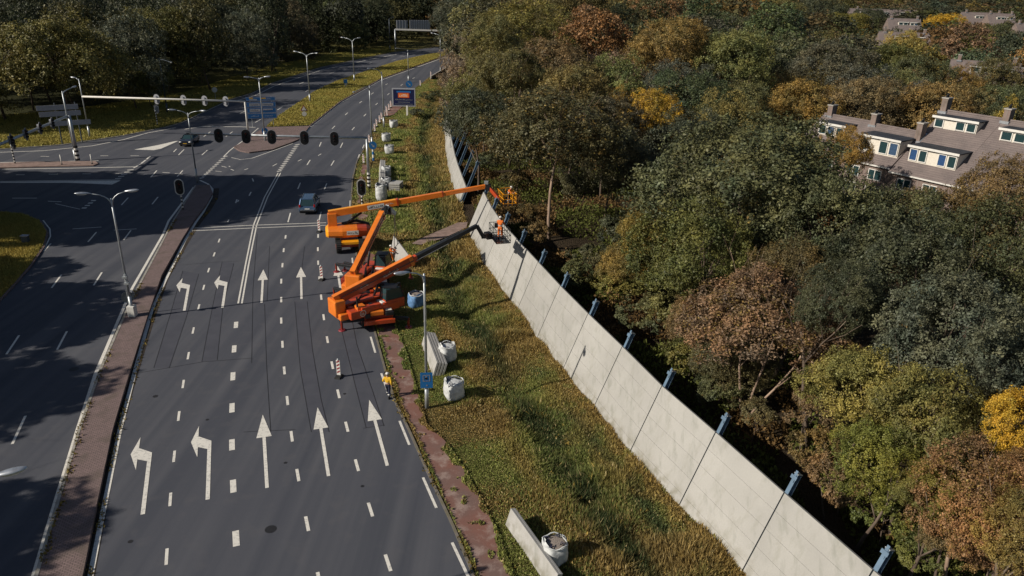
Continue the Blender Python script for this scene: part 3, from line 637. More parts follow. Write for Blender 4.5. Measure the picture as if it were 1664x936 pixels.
# bracket on the face: thin joint rod of the lamp etc. is left to light
far_root = Vector((FARWALL[0][0], FARWALL[0][1], 0))
fb = thing('unfinished_noise_barrier', 'unfinished noise barrier with one low concrete row and tall bare blue posts behind it', 'noise barrier', far_root)
for i in range(len(FARWALL) - 1): panel(FARWALL, i, [(-.45, .52), (.52, 1.47), (1.47, 2.3)], far_root, fb)
ext = FARWALL + [(-13.5, 137.8), (-14.1, 143.2), (-14.7, 148.6), (-15.2, 154.0)]
for i in range(len(FARWALL)): post(ext, i, 5.5, far_root, fb)
r2 = Vector((ext[10][0], ext[10][1], 0))
fb2 = thing('noise_barrier_posts', 'row of bare blue steel posts farthest away, beyond the low concrete row', 'post row', r2)
for i in range(10, len(ext)): post(ext, i, 5.5, r2, fb2)

# ================================================================ SPARE SLABS
def slab_stack(name, label, p0, p1, n, h=.95, t=.135, gap=.05, lean=(.34), z0=0.0, group=None):
    """n slabs standing on their long edge from p0 (near) to p1 (far), leaning to the right"""
    d = (p1 - p0); L = d.length; d = d.normalized(); s = Vector((d.y, -d.x, 0)); rt = thing(name, label, 'concrete slabs', (p0.x, p0.y, z0), 0, group)
    up = (Vector((0, 0, 1)) + s * lean).normalized(); fn = s.cross(up)
    out = (s - up * s.dot(up)).normalized()
    for k in range(n):
        o = out * (k * (t + gap)); mb = MB().use('slab_concrete')
        a = o + Vector((0, 0, 0)); b = a + d * L; q = out * t
        mb.hexa([a, a + q, b + q, b, a + up * h, a + q + up * h, b + q + up * h, b + up * h]); mb.build('slab', rt, bevel=.015)
    for f in (.2, .8): MB().use('bark_pale').beam(d * L * f + Vector((0, 0, -.04)) - s * .1, d * L * f + s * (n * (t + gap) + .2) + Vector((0, 0, -.04)), .1, .08).build('timber_bearer', rt)
    return rt
slab_stack('slab_stack', 'stack of four pale concrete slabs leaning upright beside the near lamp post', G(703, 611), G(685, 559), 4, 1.05, .15, .05, .30, -.0)
slab_stack('slab_stack', 'pair of pale concrete slabs on edge, cut by the bottom of the photo', G(896, 962), G(821, 852), 2, .95, .13, .012, .30, -.02)
slab_stack('slab_stack', 'pale concrete slabs on edge far up the verge behind white sacks', G(615, 311), G(616, 273), 3, 1.2, .2, .03, .2, 0)
rt = thing('slab_pallet', 'low pallet of grey white slabs lying flat right of the far sacks', 'concrete slabs', G(644, 308), R(-8))
for k in range(4): MB().use('slab_concrete').box((0, 0, .14 + k * .24), (1.35, 1.7, .17)).build('slab', rt, bevel=.01)
MB().use('bag_blue').box((0, 0, .02), (1.3, 1.6, .06)).box((0, 0, .26), (1.2, 1.5, .06)).box((0, 0, .5), (1.2, 1.5, .06)).build('spacer', rt)

# ================================================================ BULK BAGS
def bulk_bag(label, loc, s=1.0, blue=False, rz=0., h=1.0, fill=True, group=None, lean=0.0):
    rt = thing('bulk_bag', label, 'bulk bag', loc, rz, group); body = 'bag_blue' if blue else 'bag_white'
    rr = random.Random(int(loc[0] * 100)); mb = MB().use(body); nu, nv = 24, 10; b0 = len(mb.v)
    for j in range(nv + 1):
        v = j / nv
        for i in range(nu):
            th = 2 * math.pi * i / nu; c, sn = math.cos(th), math.sin(th); sq = 1 / max(abs(c), abs(sn)) ** .55
            rad = .52 * sq * (1 + .07 * math.sin(3 * th + loc[0] * 3) * math.sin(2.5 * v + loc[1]) + .05 * math.sin(7 * th + v * 4)) * (1 + .12 * math.sin(math.pi * v) - .10 * (v > .9)) * (1 + rr.uniform(-.035, .035)) * (.9 if v == 0 else 1)
            mb.v.append((rad * c * s + lean * v, rad * sn * s, (v * h * (1 + (.10 * math.sin(2 * th + loc[1]) * v + .06 * rr.random() if v > .85 else 0))) * s))
    for j in range(nv):
        for i in range(nu): mb.face((b0 + j * nu + i, b0 + j * nu + (i + 1) % nu, b0 + (j + 1) * nu + (i + 1) % nu, b0 + (j + 1) * nu + i))
    mb.build('sack', rt, smooth=True)
    fm = MB().use('gravel' if fill else body); ring = []
    fm.ell((lean, 0, .9 * h * s), (.53 * s, .53 * s, .07 * s), nu=20, nv=6); fm.build('fill', rt, smooth=True)
    rim = MB().use('bag_white')
    rim.tube([((.555 * s / max(abs(math.cos(t)), abs(math.sin(t))) ** .5) * math.cos(t) + lean, (.555 * s / max(abs(math.cos(t)), abs(math.sin(t))) ** .5) * math.sin(t), h * s * (1.0 + .05 * math.sin(5 * t + 1))) for t in [2 * math.pi * k / 20 for k in range(21)]], .035 * s, 6, False)
    rim.build('rolled_rim', rt, smooth=True)
    for i in range(4):
        a = math.pi / 4 + i * math.pi / 2; c, sn = math.cos(a) * .6 * s, math.sin(a) * .6 * s
        MB().use('strap_dark').tube([(c + lean, sn, .85 * h * s), (c * .95 + lean, sn * .95, h * s + .05), (c * .6 + lean, sn * .6 + .05, h * s + .07 + .05 * rr.random()), (c * .35 + rr.uniform(-.1, .1) + lean, sn * .8, h * s + .02), (c * .8 + lean, sn * .5, .97 * h * s)], .022 * s, 6).build('loop', rt, smooth=True)
    return rt
bulk_bag('round white bulk bag sitting alone in the grass right of the blue lamp post sign', G(738, 645), 1.05, h=1.1, rz=.3, fill=False)
bulk_bag('white bulk bag half hidden behind the four leaning slabs', G(727, 585), .95, rz=.5, h=1.25, fill=False)
bulk_bag('open topped white bulk bag filled with gravel behind the nearest slabs', G(900, 910), .95, rz=.35, h=1.15)
bulk_bag('blue and white bulk bag slumped in the shadow beside the near orange machine', G(675, 497), 1.0, blue=True, rz=.6, h=1.05, lean=.12)
bulk_bag('white bulk bag in front of the far slab stack, lowest of the three there', G(620, 324), 1.15, rz=.1, h=1.5, fill=False)
bulk_bag('white bulk bag right of the far slab stack, uppermost of the three there', G(628, 288), 1.05, rz=.4, h=1.3, fill=False)
bulk_bag('white bulk bag right of the far slab stack, middle of the three there', G(628, 306), 1.05, rz=.2, h=1.2, fill=False)
bulk_bag('white bulk bag on the far verge, nearest of the three lone ones', G(633, 249), 1.15, rz=.15, fill=False)
bulk_bag('white bulk bag on the far verge, middle of the three lone ones', G(628, 229), 1.15, rz=.35, fill=False)
bulk_bag('white bulk bag on the far verge, farthest of the three lone ones', G(640, 207), 1.15, rz=.55, fill=False)

# ================================================================ LAMP POSTS
def lamp_post(label, base, H, arms, r=.085, head='galv', name='street_lamp', dark=False, fixed_z=0.0):
    """arms: list of (dx, dy, rise) unit-free horizontal reach vectors"""
    rt = thing(name, label, 'street lamp', (base.x, base.y, fixed_z)); pm_ = 'galv_dark' if dark else 'galv'
    MB().use(pm_).tube([(0, 0, -.2), (0, 0, 1.6)], [r * 1.5, r * 1.4], 12).tube([(0, 0, 1.6), (0, 0, H * .75), (0, 0, H)], [r, r * .8, r * .65], 12).build('pole', rt, smooth=True)
    for dx, dy, rise in arms:
        L = math.hypot(dx, dy); ux, uy = dx / L, dy / L
        a = [(0, 0, H - .7), (ux * L * .03, uy * L * .03, H - .35)] + [(ux * L * t, uy * L * t, H - .25 + rise * (1 - (1 - t) ** 3.2) + .25 * t) for t in (.12, .28, .5, 1.0)]
        MB().use(pm_).tube(a, [r * .62, r * .6, r * .55, r * .5, r * .45, r * .42], 8).build('arm', rt, smooth=True)
        e = Vector(a[-1]); az = math.atan2(uy, ux)
        hd = MB().use('alu_stripe' if not dark else 'galv_dark')
        hd.ell(e + Vector((ux * .38, uy * .38, .05)), (.52, .17, .10), (0, -.10, az), 14, 8, lambda u: Vector((u.x, u.y * (1 - .35 * max(0, -u.x)), u.z * (1 if u.z > 0 else .6)))); h = hd.build('lamp_head', rt, smooth=True)
        gl = MB().use('white').ell(e + Vector((ux * .45, uy * .45, .0)), (.33, .125, .075), (0, -.10, az), 12, 6); g = gl.build('diffuser', h, smooth=True)
    return rt
def reach(base, H, tip_px, rise=.5, shrink=.8):
    """horizontal arm from the pole to where the photo shows the lamp head end (real height H+rise)"""
    t = G(tip_px[0], tip_px[1], H + rise); v = Vector((t.x - base.x, t.y - base.y)); L = max(v.length - shrink, .5); v = v.normalized() * L
    return (v.x, v.y, rise)
def lp(label, bpx, H, tips, rise=.4, **k):
    b = G(*bpx); return lamp_post(label, b, H, [reach(b, H, t, rise) for t in tips], **k)
lm = lp('double armed lamp post on the brick median, with a white box at its foot', (217, 517), 9.2, [(124, 321), (225, 315)], .5, fixed_z=.2)
MB().use('white').box((.0, 0, .42), (.55, .5, .85)).build('cabinet', lm, bevel=.03)
MB().use('galv').box((0, -.1, 3.2), (.35, .25, .14)).box((.05, -.1, 2.7), (.35, .25, .14)).tube([(0, 0, 2.6), (0, 0, 3.4)], .13, 10).build('bracket', lm)
lp('double armed lamp post at the rounded nose of the brick median', (321, 297), 8.4, [(274, 182), (334, 184)], .35, fixed_z=.2)
lp('single armed lamp post on the right verge with a blue sign low on its pole', (694, 662), 8.9, [(642, 447)], .25, r=.09)
lp('single armed lamp post at left rising from the side road island', (124, 262), 9.3, [(124, 141)], .2, r=.12)
lp('single armed lamp post on the grass bank behind the grey sign backs', (146, 222), 8.7, [(116, 126)], .15, r=.1)
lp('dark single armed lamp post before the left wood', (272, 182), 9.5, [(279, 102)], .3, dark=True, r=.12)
lp('tall double armed lamp post standing through the blue direction sign', (431, 230), 9.6, [(397, 126), (439, 125)], .15, r=.11)
lp('double armed lamp post on the long grass median, nearer of the two', (504, 166), 9.2, [(477, 84), (516, 87)], .5, r=.12)
lp('double armed lamp post on the long grass median, farther of the two', (576, 132), 9.4, [(554, 61), (586, 62)], .6, r=.12)
lp('single armed lamp post on the right kerb just past the signal gantry', (605, 240), 9.2, [(574, 151)], .6, r=.11)
lp('brown based single armed lamp post left of the billboard', (624, 206), 9.2, [(597, 112)], .6, r=.11)
lp('single armed lamp post directly behind the billboard', (664, 134), 7.6, [(643, 79)], .5, r=.11)
lp('single armed lamp post at the top of the right verge', (716, 119), 9.6, [(700, 54)], .5, r=.13)
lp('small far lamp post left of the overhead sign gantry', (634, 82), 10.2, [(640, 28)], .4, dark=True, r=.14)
# lamp whose head reaches in at the lower left edge
tipw = G(55, 762, 9.6); bb = Vector((tipw.x - 3.1, tipw.y - 1.3, .0))
lamp_post('lamp head reaching in over the road at the lower left edge of the photo', bb, 9.2, [(2.15, .9, .4), (-2.15, -.9, .4)])

# ================================================================ SIGNS
def disc(mb, c, r, nrm, t=.03, n=24):
    c = Vector(c); nrm = Vector(nrm).normalized(); mb.tube([c - nrm * t / 2, c + nrm * t / 2], r, n); return mb
TOCAM = lambda p: Vector((-p.x, -p.y, 0)).normalized()
def plate(mb, c, w, h, nrm, t=.03): 
    c = Vector(c); nrm = Vector(nrm).normalized(); mb.beam(c - Vector((0, 0, h / 2)), c + Vector((0, 0, h / 2)), w, t, nrm) ; return mb
# round sign seen from behind on the near median
b = G(213, 512); b = Vector((b.x, b.y, .2)); rt = thing('road_sign', 'round sign seen from behind, dark, at the median lamp post', 'sign', b); nr = Vector((.33, -.94, 0)); p = Vector((0, .05, 0))
MB().use('galv').tube([(0, 0, 0), (0, 0, 1.9)], .04, 8).build('pole', rt)
disc(MB().use('galv_dark'), (0, 0, 1.3), .45, nr).build('disc', rt); 
# blue plate on the near lamp post
b = G(694, 662); rt = thing('parking_sign', 'blue rectangular sign with a white outline square on the near right lamp post', 'sign', (b.x, b.y, 2.0)); nr = TOCAM(b)
c0 = Vector((0, 0, 0)) + nr * .16; mb = MB().use('sign_blue'); plate(mb, c0, .75, 1.05, nr); mb.build('board', rt)
sx = Vector((nr.y, -nr.x, 0)) * -1
mb = MB().use('alu_stripe')
def frame_on(mb, c, w, h, t, nr, off):
    sx = Vector((-nr.y, nr.x, 0)); c = Vector(c) + nr * off
    for u0, u1, v0, v1 in ((-w / 2, w / 2, h / 2 - t, h / 2), (-w / 2, w / 2, -h / 2, -h / 2 + t), (-w / 2, -w / 2 + t, -h / 2 + t, h / 2 - t), (w / 2 - t, w / 2, -h / 2 + t, h / 2 - t)):
        bb = len(mb.v); mb.v += [tuple(c + sx * u + Vector((0, 0, v))) for u, v in ((u0, v0), (u1, v0), (u1, v1), (u0, v1))]; mb.face((bb, bb + 1, bb + 2, bb + 3))
def rect_on(mb, c, w, h, nr, off, du=0, dv=0):
    sx = Vector((-nr.y, nr.x, 0)); c = Vector(c) + nr * off + sx * du + Vector((0, 0, dv)); bb = len(mb.v)
    mb.v += [tuple(c + sx * u + Vector((0, 0, v))) for u, v in ((-w / 2, -h / 2), (w / 2, -h / 2), (w / 2, h / 2), (-w / 2, h / 2))]; mb.face((bb, bb + 1, bb + 2, bb + 3))
frame_on(mb, c0 + Vector((0, 0, .17)), .44, .44, .04, nr, .03); rect_on(mb, c0, .11, .06, nr, .03, -.02, .26); rect_on(mb, c0, .04, .12, nr, .03, .02, -.33); rect_on(mb, c0, .12, .04, nr, .031, .02, -.33); mb.build('pictogram', rt)
mb = MB().use('black'); rect_on(mb, c0, .15, .12, nr, .034, -.02, .15); mb.build('symbol', rt)
MB().use('galv').tube([(0, 0, .3), (0, 0, .36)], .16, 10).tube([(0, 0, -.36), (0, 0, -.3)], .16, 10).build('clamp', rt)
# blue direction boards
b = G(428, 206); nr = TOCAM(b); rt = thing('direction_sign', 'large blue direction sign of four boards at the brick island', 'sign', b)
sx = Vector((-nr.y, nr.x, 0))
for s in (-1.7, 1.7): MB().use('galv').tube([tuple(sx * s) , tuple(sx * s + Vector((0, 0, 5.0)))], .06, 8).build('pole', rt)
for k, (zc, hh) in enumerate(((4.65, .62), (3.72, .85), (2.78, .85), (1.85, .85))):
    bd = plate(MB().use('sign_blue'), nr * .1 + Vector((0, 0, zc)), 4.7, hh, nr, .06).build('board', rt); mb = MB().use('alu_stripe')
    frame_on(mb, nr * .1 + Vector((0, 0, zc)), 4.6, hh - .08, .035, nr, .035)
    if k in (1, 2): rect_on(mb, nr * .1 + Vector((0, 0, zc)), 1.7, hh * .55, nr, .036, -1.05); 
    if k == 1: rect_on(mb, nr * .1 + Vector((0, 0, zc)), 1.8, hh * .55, nr, .036, 1.05)
    if k == 2: rect_on(mb, nr * .1 + Vector((0, 0, zc)), 1.6, hh * .28, nr, .036, 1.0, .12)
    if k == 0:
        rect_on(mb, nr * .1 + Vector((0, 0, zc)), 1.2, .2, nr, .036, -1.2, -.1); mb.use('hiviz_yellow'); rect_on(mb, nr * .1 + Vector((0, 0, zc)), .6, .18, nr, .036, -1.5, .16); rect_on(mb, nr * .1 + Vector((0, 0, zc)), .7, .2, nr, .036, .5, .1)
    mb.use('sign_blue_dark' if k in (1, 2) else 'alu_stripe')
    scribble(mb, nr * .14 - sx * 1.8 + Vector((0, 0, zc - .1)), nr * .14 - sx * .5 + Vector((0, 0, zc - .1)), .2, (0, 0, 1), nr, k, 8); scribble(mb, nr * .14 + sx * .4 + Vector((0, 0, zc - .1)), nr * .14 + sx * 1.7 + Vector((0, 0, zc - .1)), .2, (0, 0, 1), nr, k + 9, 8)
    mb.build('lettering', bd)
# round blue keep sign on the island lamp
def round_sign(label, px, zc, r, mname='sign_blue', striped=False, arrow_=True, blue_ring=False, base_z=0.0):
    b = G(*px); nr = TOCAM(b); rt = thing('road_sign', label, 'sign', (b.x, b.y, base_z))
    if striped:
        for k in range(5): MB().use('white' if k % 2 else 'sign_blue').tube([(0, 0, k * zc / 5.), (0, 0, (k + 1) * zc / 5.)], .16, 12).build('post_band', rt)
    else: MB().use('galv').tube([(0, 0, 0), (0, 0, zc)], .045, 8).build('pole', rt)
    disc(MB().use(mname), nr * .17 + Vector((0, 0, zc)), r, nr, .04).build('disc', rt)
    if arrow_:
        mb = MB().use('alu_stripe'); c = nr * .17 + Vector((0, 0, zc)); sx = Vector((-nr.y, nr.x, 0)); u = (Vector((0, 0, -1)) + sx).normalized(); v = u.cross(nr)
        for a, w0, w1, t0, t1 in ((0, .10, .10, -.6, .15), (0, .34, .0, .1, .65)):
            bb = len(mb.v); mb.v += [tuple(c + nr * .03 + u * r * t0 + v * r * w0), tuple(c + nr * .03 + u * r * t1 + v * r * w1), tuple(c + nr * .03 + u * r * t1 - v * r * w1), tuple(c + nr * .03 + u * r * t0 - v * r * w0)]; mb.face((bb, bb + 1, bb + 2, bb + 3))
        mb.build('arrow', rt)
    return rt
round_sign('round blue arrow sign low on the brick island, by the tall lamp post', (432, 229), 1.45, .48, base_z=.15)
round_sign('blue round sign on a blue and white banded post at the gantry pole', (607, 261), 2.2, .55, striped=True)
round_sign('round blue sign just above the billboard', (665, 146), 1.3, .75, striped=False)
rt = round_sign('white round sign seen edge on at the bottom of the left wood', (351, 164), 2.2, .5, 'white', arrow_=False)
b = G(562, 143); nr = TOCAM(b); rt = thing('road_sign', 'small blue rectangular sign on the grass median', 'sign', b)
MB().use('galv').tube([(0, 0, 0), (0, 0, 2.0)], .06, 8).build('pole', rt); plate(MB().use('sign_blue'), nr * .1 + Vector((0, 0, 1.5)), .85, .9, nr, .04).build('board', rt); plate(MB().use('white'), nr * .1 + Vector((0, 0, .8)), .5, .4, nr, .04).build('lower_plate', rt)
# red triangle with white disc
b = G(495, 192); nr = TOCAM(b); sx = Vector((-nr.y, nr.x, 0)); rt = thing('warning_sign', 'red edged triangular warning sign over a white round one on the grass median', 'sign', b)
MB().use('galv').tube([(0, 0, 0), (0, 0, 2.1)], .05, 8).build('pole', rt)
for r_, mt, off in ((.75, 'red', .1), (.5, 'white', .125)):
    mb = MB().use(mt); c = nr * off + Vector((0, 0, 1.65)); P = [c + sx * r_ * math.cos(a) + Vector((0, 0, r_ * math.sin(a))) for a in (R(210), R(330), R(90))]
    mb.v += [tuple(p) for p in P] + [tuple(p - nr * .02) for p in P]; mb.face((0, 1, 2)); mb.face((5, 4, 3)); mb.face((0, 3, 4, 1)); mb.face((1, 4, 5, 2)); mb.face((2, 5, 3, 0)); mb.build('triangle', rt)
disc(MB().use('white'), nr * .1 + Vector((0, 0, .8)), .42, nr, .03).build('disc', rt)
# sign backs on the left
b = G(118, 233); nr = TOCAM(b); sx = Vector((-nr.y, nr.x, 0)); rt = thing('direction_sign', 'three grey sign boards seen from behind on the left grass bank', 'sign', b)
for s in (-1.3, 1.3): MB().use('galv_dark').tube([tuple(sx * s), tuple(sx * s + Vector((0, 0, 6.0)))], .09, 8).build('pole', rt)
for zc, du, w, t in ((5.35, -1.0, 5.3, .03), (4.45, -.8, 5.3, 0), (3.05, .3, 5.2, 0)):
    mb = MB().use('grey_back'); c = nr * .12 + sx * du + Vector((0, 0, zc)); mb.beam(c - sx * w / 2, c + sx * w / 2, .05, .72, (0, 0, 1)); mb.build('board_back', rt, bevel=.02)
# billboard
b = G(662, 188); nr = (TOCAM(b) + Vector((-.12, 0, 0))).normalized(); sx = Vector((-nr.y, nr.x, 0)); rt = thing('billboard', 'dark blue roadside billboard with a red and orange flag emblem, on one white leg', 'billboard', b)
MB().use('white').box((0, 0, .95), (.34, .3, 1.9)).build('leg', rt, bevel=.02)
zc = 3.35; mb = MB().use('grey_back'); c = Vector((0, 0, zc)) - sx * .55
mb.beam(c - Vector((0, 0, 1.65)), c + Vector((0, 0, 1.65)), 4.3, .25, nr); mb.build('frame', rt, bevel=.03)
pc = c + nr * .131; mb = MB().use('board_navy'); rect_on(mb, pc, 3.9, 2.9, nr, .0); mb.build('poster', rt)
mb = MB().use('sign_blue'); rect_on(mb, pc, 2.6, .35, nr, .012, 0, 1.0); mb.use('red'); rect_on(mb, pc, 2.2, 1.0, nr, .015, 0, .4)
mb.use('hiviz_orange'); rect_on(mb, pc, 1.9, .75, nr, .020, -.05, .38); mb.use('cream'); scribble(mb, pc - sx * .85 + Vector((0, 0, .15)), pc + sx * .75 + Vector((0, 0, .15)), .45, (0, 0, 1), nr, 3, 5, .026)
mb.use('alu_stripe'); scribble(mb, pc - sx * 1.6 + Vector((0, 0, -.5)), pc + sx * 1.6 + Vector((0, 0, -.5)), .2, (0, 0, 1), nr, 5, 17, .02); rect_on(mb, pc, 2.2, .06, nr, .02, 0, -.85); rect_on(mb, pc, 3.3, .05, nr, .02, 0, -1.2)
mb.build('poster_print', rt)
# overhead gantry far up the road
g0, g1 = G(643, 83), G(724, 84); rt = thing('sign_gantry', 'overhead road gantry far up the road with sign boards seen from behind', 'sign gantry', g0); d = (g1 - g0)
MB().use('galv').tube([(0, 0, 0), (0, 0, 7.0)], .25, 10).build('leg', rt, smooth=True); MB().use('white').tube([tuple(d), tuple(d + Vector((0, 0, 6.8)))], .3, 10).build('leg', rt, smooth=True)
MB().use('white').beam((0, 0, 7.0), d + Vector((0, 0, 6.8)), .45, .5).build('beam', rt)
dn = d.normalized(); 
for t0, t1, h in ((.03, .25, 2.6), (.29, .70, 2.9)):
    mb = MB().use('grey_back'); n = Vector((-dn.y, dn.x, 0))
    a = d * t0 + Vector((0, 0, 8.6)); bq = d * t1 + Vector((0, 0, 8.6)); mb.beam(a, bq, .12, h); bo = mb.build('board_back', rt)
    mb = MB().use('galv_dark'); k = int((t1 - t0) * 22)
    for i in range(k): 
        q = a.lerp(bq, (i + .5) / k) - n * .12; mb.beam(q - Vector((0, 0, h / 2)), q + Vector((0, 0, h / 2)), .42, .1, n)
    mb.build('rib', bo)

# ================================================================ TRAFFIC SIGNALS
def striped_pole(rt, p0, H, band, r, name='pole', full=None, upper='galv', hf=None):
    """pole whose foot carries black and white bands"""
    k = int((hf or H) / band)
    for i in range(k): pass
    mb = MB(); 
    for i in range(k): mb.use('black' if i % 2 == 0 else 'white').tube([(p0[0], p0[1], p0[2] + i * band), (p0[0], p0[1], p0[2] + (i + 1) * band)], r, 12)
    mb.build('banded_foot', rt)
    if hf and H > hf: MB().use(upper).tube([(p0[0], p0[1], p0[2] + k * band), (p0[0], p0[1], p0[2] + H)], [r * .9, r * .7], 12).build(name, rt, smooth=True)
def signal_head(parent, c, nr, w=.95, h=1.75, back=False, rim='black'):
    nr = Vector(nr).normalized(); sx = Vector((-nr.y, nr.x, 0)); c = Vector(c)
    def oval(r, hh, off, t, m, nm, par):
        P = []; rr = r
        for k in range(13): a = math.pi * k / 12; P.append((rr * math.cos(a), hh / 2 - rr + rr * math.sin(a)))
        for k in range(13): a = math.pi + math.pi * k / 12; P.append((rr * math.cos(a), -hh / 2 + rr + rr * math.sin(a)))
        mb = MB().use(m); n = len(P)
        for o in (off, off + t): mb.v += [tuple(c + sx * u + Vector((0, 0, v)) + nr * o) for u, v in P]
        mb.face(range(n - 1, -1, -1)); mb.face(range(n, 2 * n))
        for i in range(n): mb.face((i, (i + 1) % n, n + (i + 1) % n, n + i))
        return mb.build(nm, par)
    hd = oval(w / 2, h, 0, .04, 'white' if rim == 'white' else 'grey_back', 'signal_head', parent)
    oval(w / 2 - (.10 if rim == 'white' else .05), h - (.2 if rim == 'white' else .1), .03, .035, 'black', 'backboard', hd)
    oval(.17, 1.0, -.28, .27, 'grey_back', 'housing', hd)
    for k, m in ((.32, 'deep_red'), (0, 'dark_steel'), (-.32, 'glass')):
        MB().use(m).tube([c + nr * .07 + Vector((0, 0, k)), c + nr * .10 + Vector((0, 0, k))], .11, 12).build('lens', hd)
        MB().use('black').tube([c + nr * .07 + Vector((0, 0, k + .06)), c + nr * .25 + Vector((0, 0, k + .04))], [.12, .10], 10, False).build('visor', hd)
    return hd
# near gantry over the main road
pb = G(600, 305); pl_ = G(321, 298); rt = thing('signal_gantry', 'near signal gantry with five black oval heads facing the camera over the main road', 'traffic light', pb)
striped_pole(rt, (0, 0, 0), 6.2, .24, .2, hf=2.0)
e = Vector((pl_.x - pb.x, pl_.y - pb.y, 6.15)); MB().use('galv').tube([(0, 0, 6.15), tuple(Vector((0, 0, 6.15)).lerp(e, .5)), tuple(e)], [.16, .14, .12], 12).build('beam', rt, smooth=True)
for x in (355, 400, 442, 494, 543):
    # parameter along the beam whose image x matches
    best = min([i / 200 for i in range(201)], key=lambda t: abs(x - (832 + FPX * ((pb + Vector((0, 0, 6.15)).lerp(e, t) - CAM).dot(RT)) / ((pb + Vector((0, 0, 6.15)).lerp(e, t) - CAM).dot(FW)))))
    p = Vector((0, 0, 6.05)).lerp(e - Vector((0, 0, .1)), best); signal_head(rt, p + Vector((0.06, -.22, 0)), (.25, -1, 0), 1.05, 1.75)
# second gantry, heads seen from behind
pa, pc_ = G(146, 222), G(405, 230); rt = thing('signal_gantry', 'farther white signal gantry whose four heads show only their backs', 'traffic light', pc_)
striped_pole(rt, (0, 0, 0), 6.1, .3, .17, hf=1.9, upper='white'); e = Vector((pa.x - pc_.x, pa.y - pc_.y, 6.1)); MB().use('white').tube([(0, 0, 6.1), tuple(e)], .14, 10).build('beam', rt, smooth=True)
MB().use('black').tube([(e.x, e.y, 0), (e.x, e.y, .3)], .14, 8).tube([(e.x, e.y, .6), (e.x, e.y, .9)], .14, 8).tube([(e.x, e.y, 1.2), (e.x, e.y, 1.5)], .14, 8).build('banded_foot', rt)
for x in (253, 297, 331, 366):
    def ix(t): q = pc_ + Vector((0, 0, 6.1)).lerp(e, t) - CAM; return 832 + FPX * q.dot(RT) / q.dot(FW)
    best = min([i / 200 for i in range(201)], key=lambda t: abs(x - ix(t))); p = Vector((0, 0, 6.0)).lerp(e - Vector((0, 0, .1)), best); signal_head(rt, p + Vector((0, .2, 0)), (.1, 1, 0), .9, 1.5)
# third gantry at the left
p0 = G(124, 262); q0 = G(-60, 262, 5.9); rt = thing('signal_gantry', 'left signal gantry slanting over the side road with bluish heads seen from the side', 'traffic light', (p0.x, p0.y, .14))
striped_pole(rt, (.25, .05, 0), 6.0, .28, .26, hf=2.2); e = Vector((q0.x - p0.x, q0.y - p0.y, 5.9)); MB().use('galv').tube([(0, 0, 5.9), tuple(e)], .16, 10).build('beam', rt, smooth=True)
for x in (83, 63, 40, 16):
    def ix(t): q = p0 + Vector((0, 0, 5.9)).lerp(e, t) - CAM; return 832 + FPX * q.dot(RT) / q.dot(FW)
    best = min([i / 200 for i in range(201)], key=lambda t: abs(x - ix(t))); p = Vector((0, 0, 5.9)).lerp(e, best); signal_head(rt, p + Vector((.2, 0, 0)), (1, .25, 0), .9, 1.5)
def signal_post(label, px, zc, nr, rim='black', base_z=0.0, w=.85, h=1.55):
    b = G(*px); rt = thing('traffic_signal', label, 'traffic light', (b.x, b.y, base_z)); striped_pole(rt, (0, 0, 0), zc, .2, .09, hf=zc - .5)
    MB().use('galv').tube([(0, 0, zc - .7), (0, 0, zc + .3)], .06, 8).build('pole', rt); signal_head(rt, Vector(nr).normalized() * .34 + Vector((0, 0, zc)), nr, w, h, rim=rim); return rt
signal_post('post mounted signal with a white rimmed black head at the right kerb, by the boom', (589, 340), 2.6, (.25, -1, 0), 'white', w=1.0, h=1.9)
signal_post('post mounted signal standing in tree shadow on the brick median', (298, 343), 2.6, (.3, -1, 0), 'white', .2, w=.95, h=1.8)
signal_post('post mounted signal on the grass bank behind the far gantry', (256, 203), 2.6, (.2, 1, 0), w=.9, h=1.5)
signal_post('post mounted signal on the side road island at the left edge', (25, 267), 2.6, (1, .2, 0), base_z=.14)
for lab, px in (('thin white marker post on the side road island, left of the striped pole', (101, 269)), ('thin white marker post on the side road island, right of the striped pole', (150, 268))):
    b = G(*px); rt = thing('marker_post', lab, 'bollard', (b.x, b.y, .14)); MB().use('white').tube([(0, 0, 0), (0, 0, 1.3)], .07, 10).build('shaft', rt, smooth=True); MB().use('dark_steel').tube([(0, 0, -.01), (0, 0, .12)], .11, 10).build('foot', rt)
b = G(43, 396); rt = thing('utility_box', 'small dark utility box in the grass corner at left', 'utility box', (b.x, b.y, .1)); MB().use('galv_dark').box((0, 0, .35), (.6, .4, .7)).build('cabinet', rt, bevel=.03); MB().use('grey_back').box((0, 0, .72), (.68, .48, .05)).build('lid', rt)

# ================================================================ ROAD WORK BEACONS
def beacon(label, loc, group=None, s=1.0):
    rt = thing('beacon', label, 'road beacon', loc, R(-14), group)
    MB().use('rubber').box((0, 0, .06), (.42, .62, .12), taper=.85).build('foot', rt)
    MB().use('white').box((0, 0, .72), (.27, .05, 1.1)).build('blade', rt, bevel=.015)
    mb = MB().use('red')
    for k in range(4):
        z = .30 + k * .25
        for y in (-.028, .028):
            bb = len(mb.v); s_ = 1 if y < 0 else -1
            mb.v += [(-.105 * s_, y, z), (.105 * s_, y, z + .13), (.105 * s_, y, z + .25), (-.105 * s_, y, z + .12)]; mb.face((bb, bb + 1, bb + 2, bb + 3))
    mb.build('stripes', rt); MB().use('galv').ell((0, 0, 1.32), (.07, .05, .07)).build('knob', rt, smooth=True)
    return rt
bc = beacon('red and white striped beacon alone on the road left of the worker in yellow', G(551, 613))
clone(bc, G(523, 455), label='red and white striped beacon on the road left of the lifting machines'); clone(bc, G(519, 377), label='red and white striped beacon on the stop line left of the boom lift')
grp = 'beacons along the far right kerb'
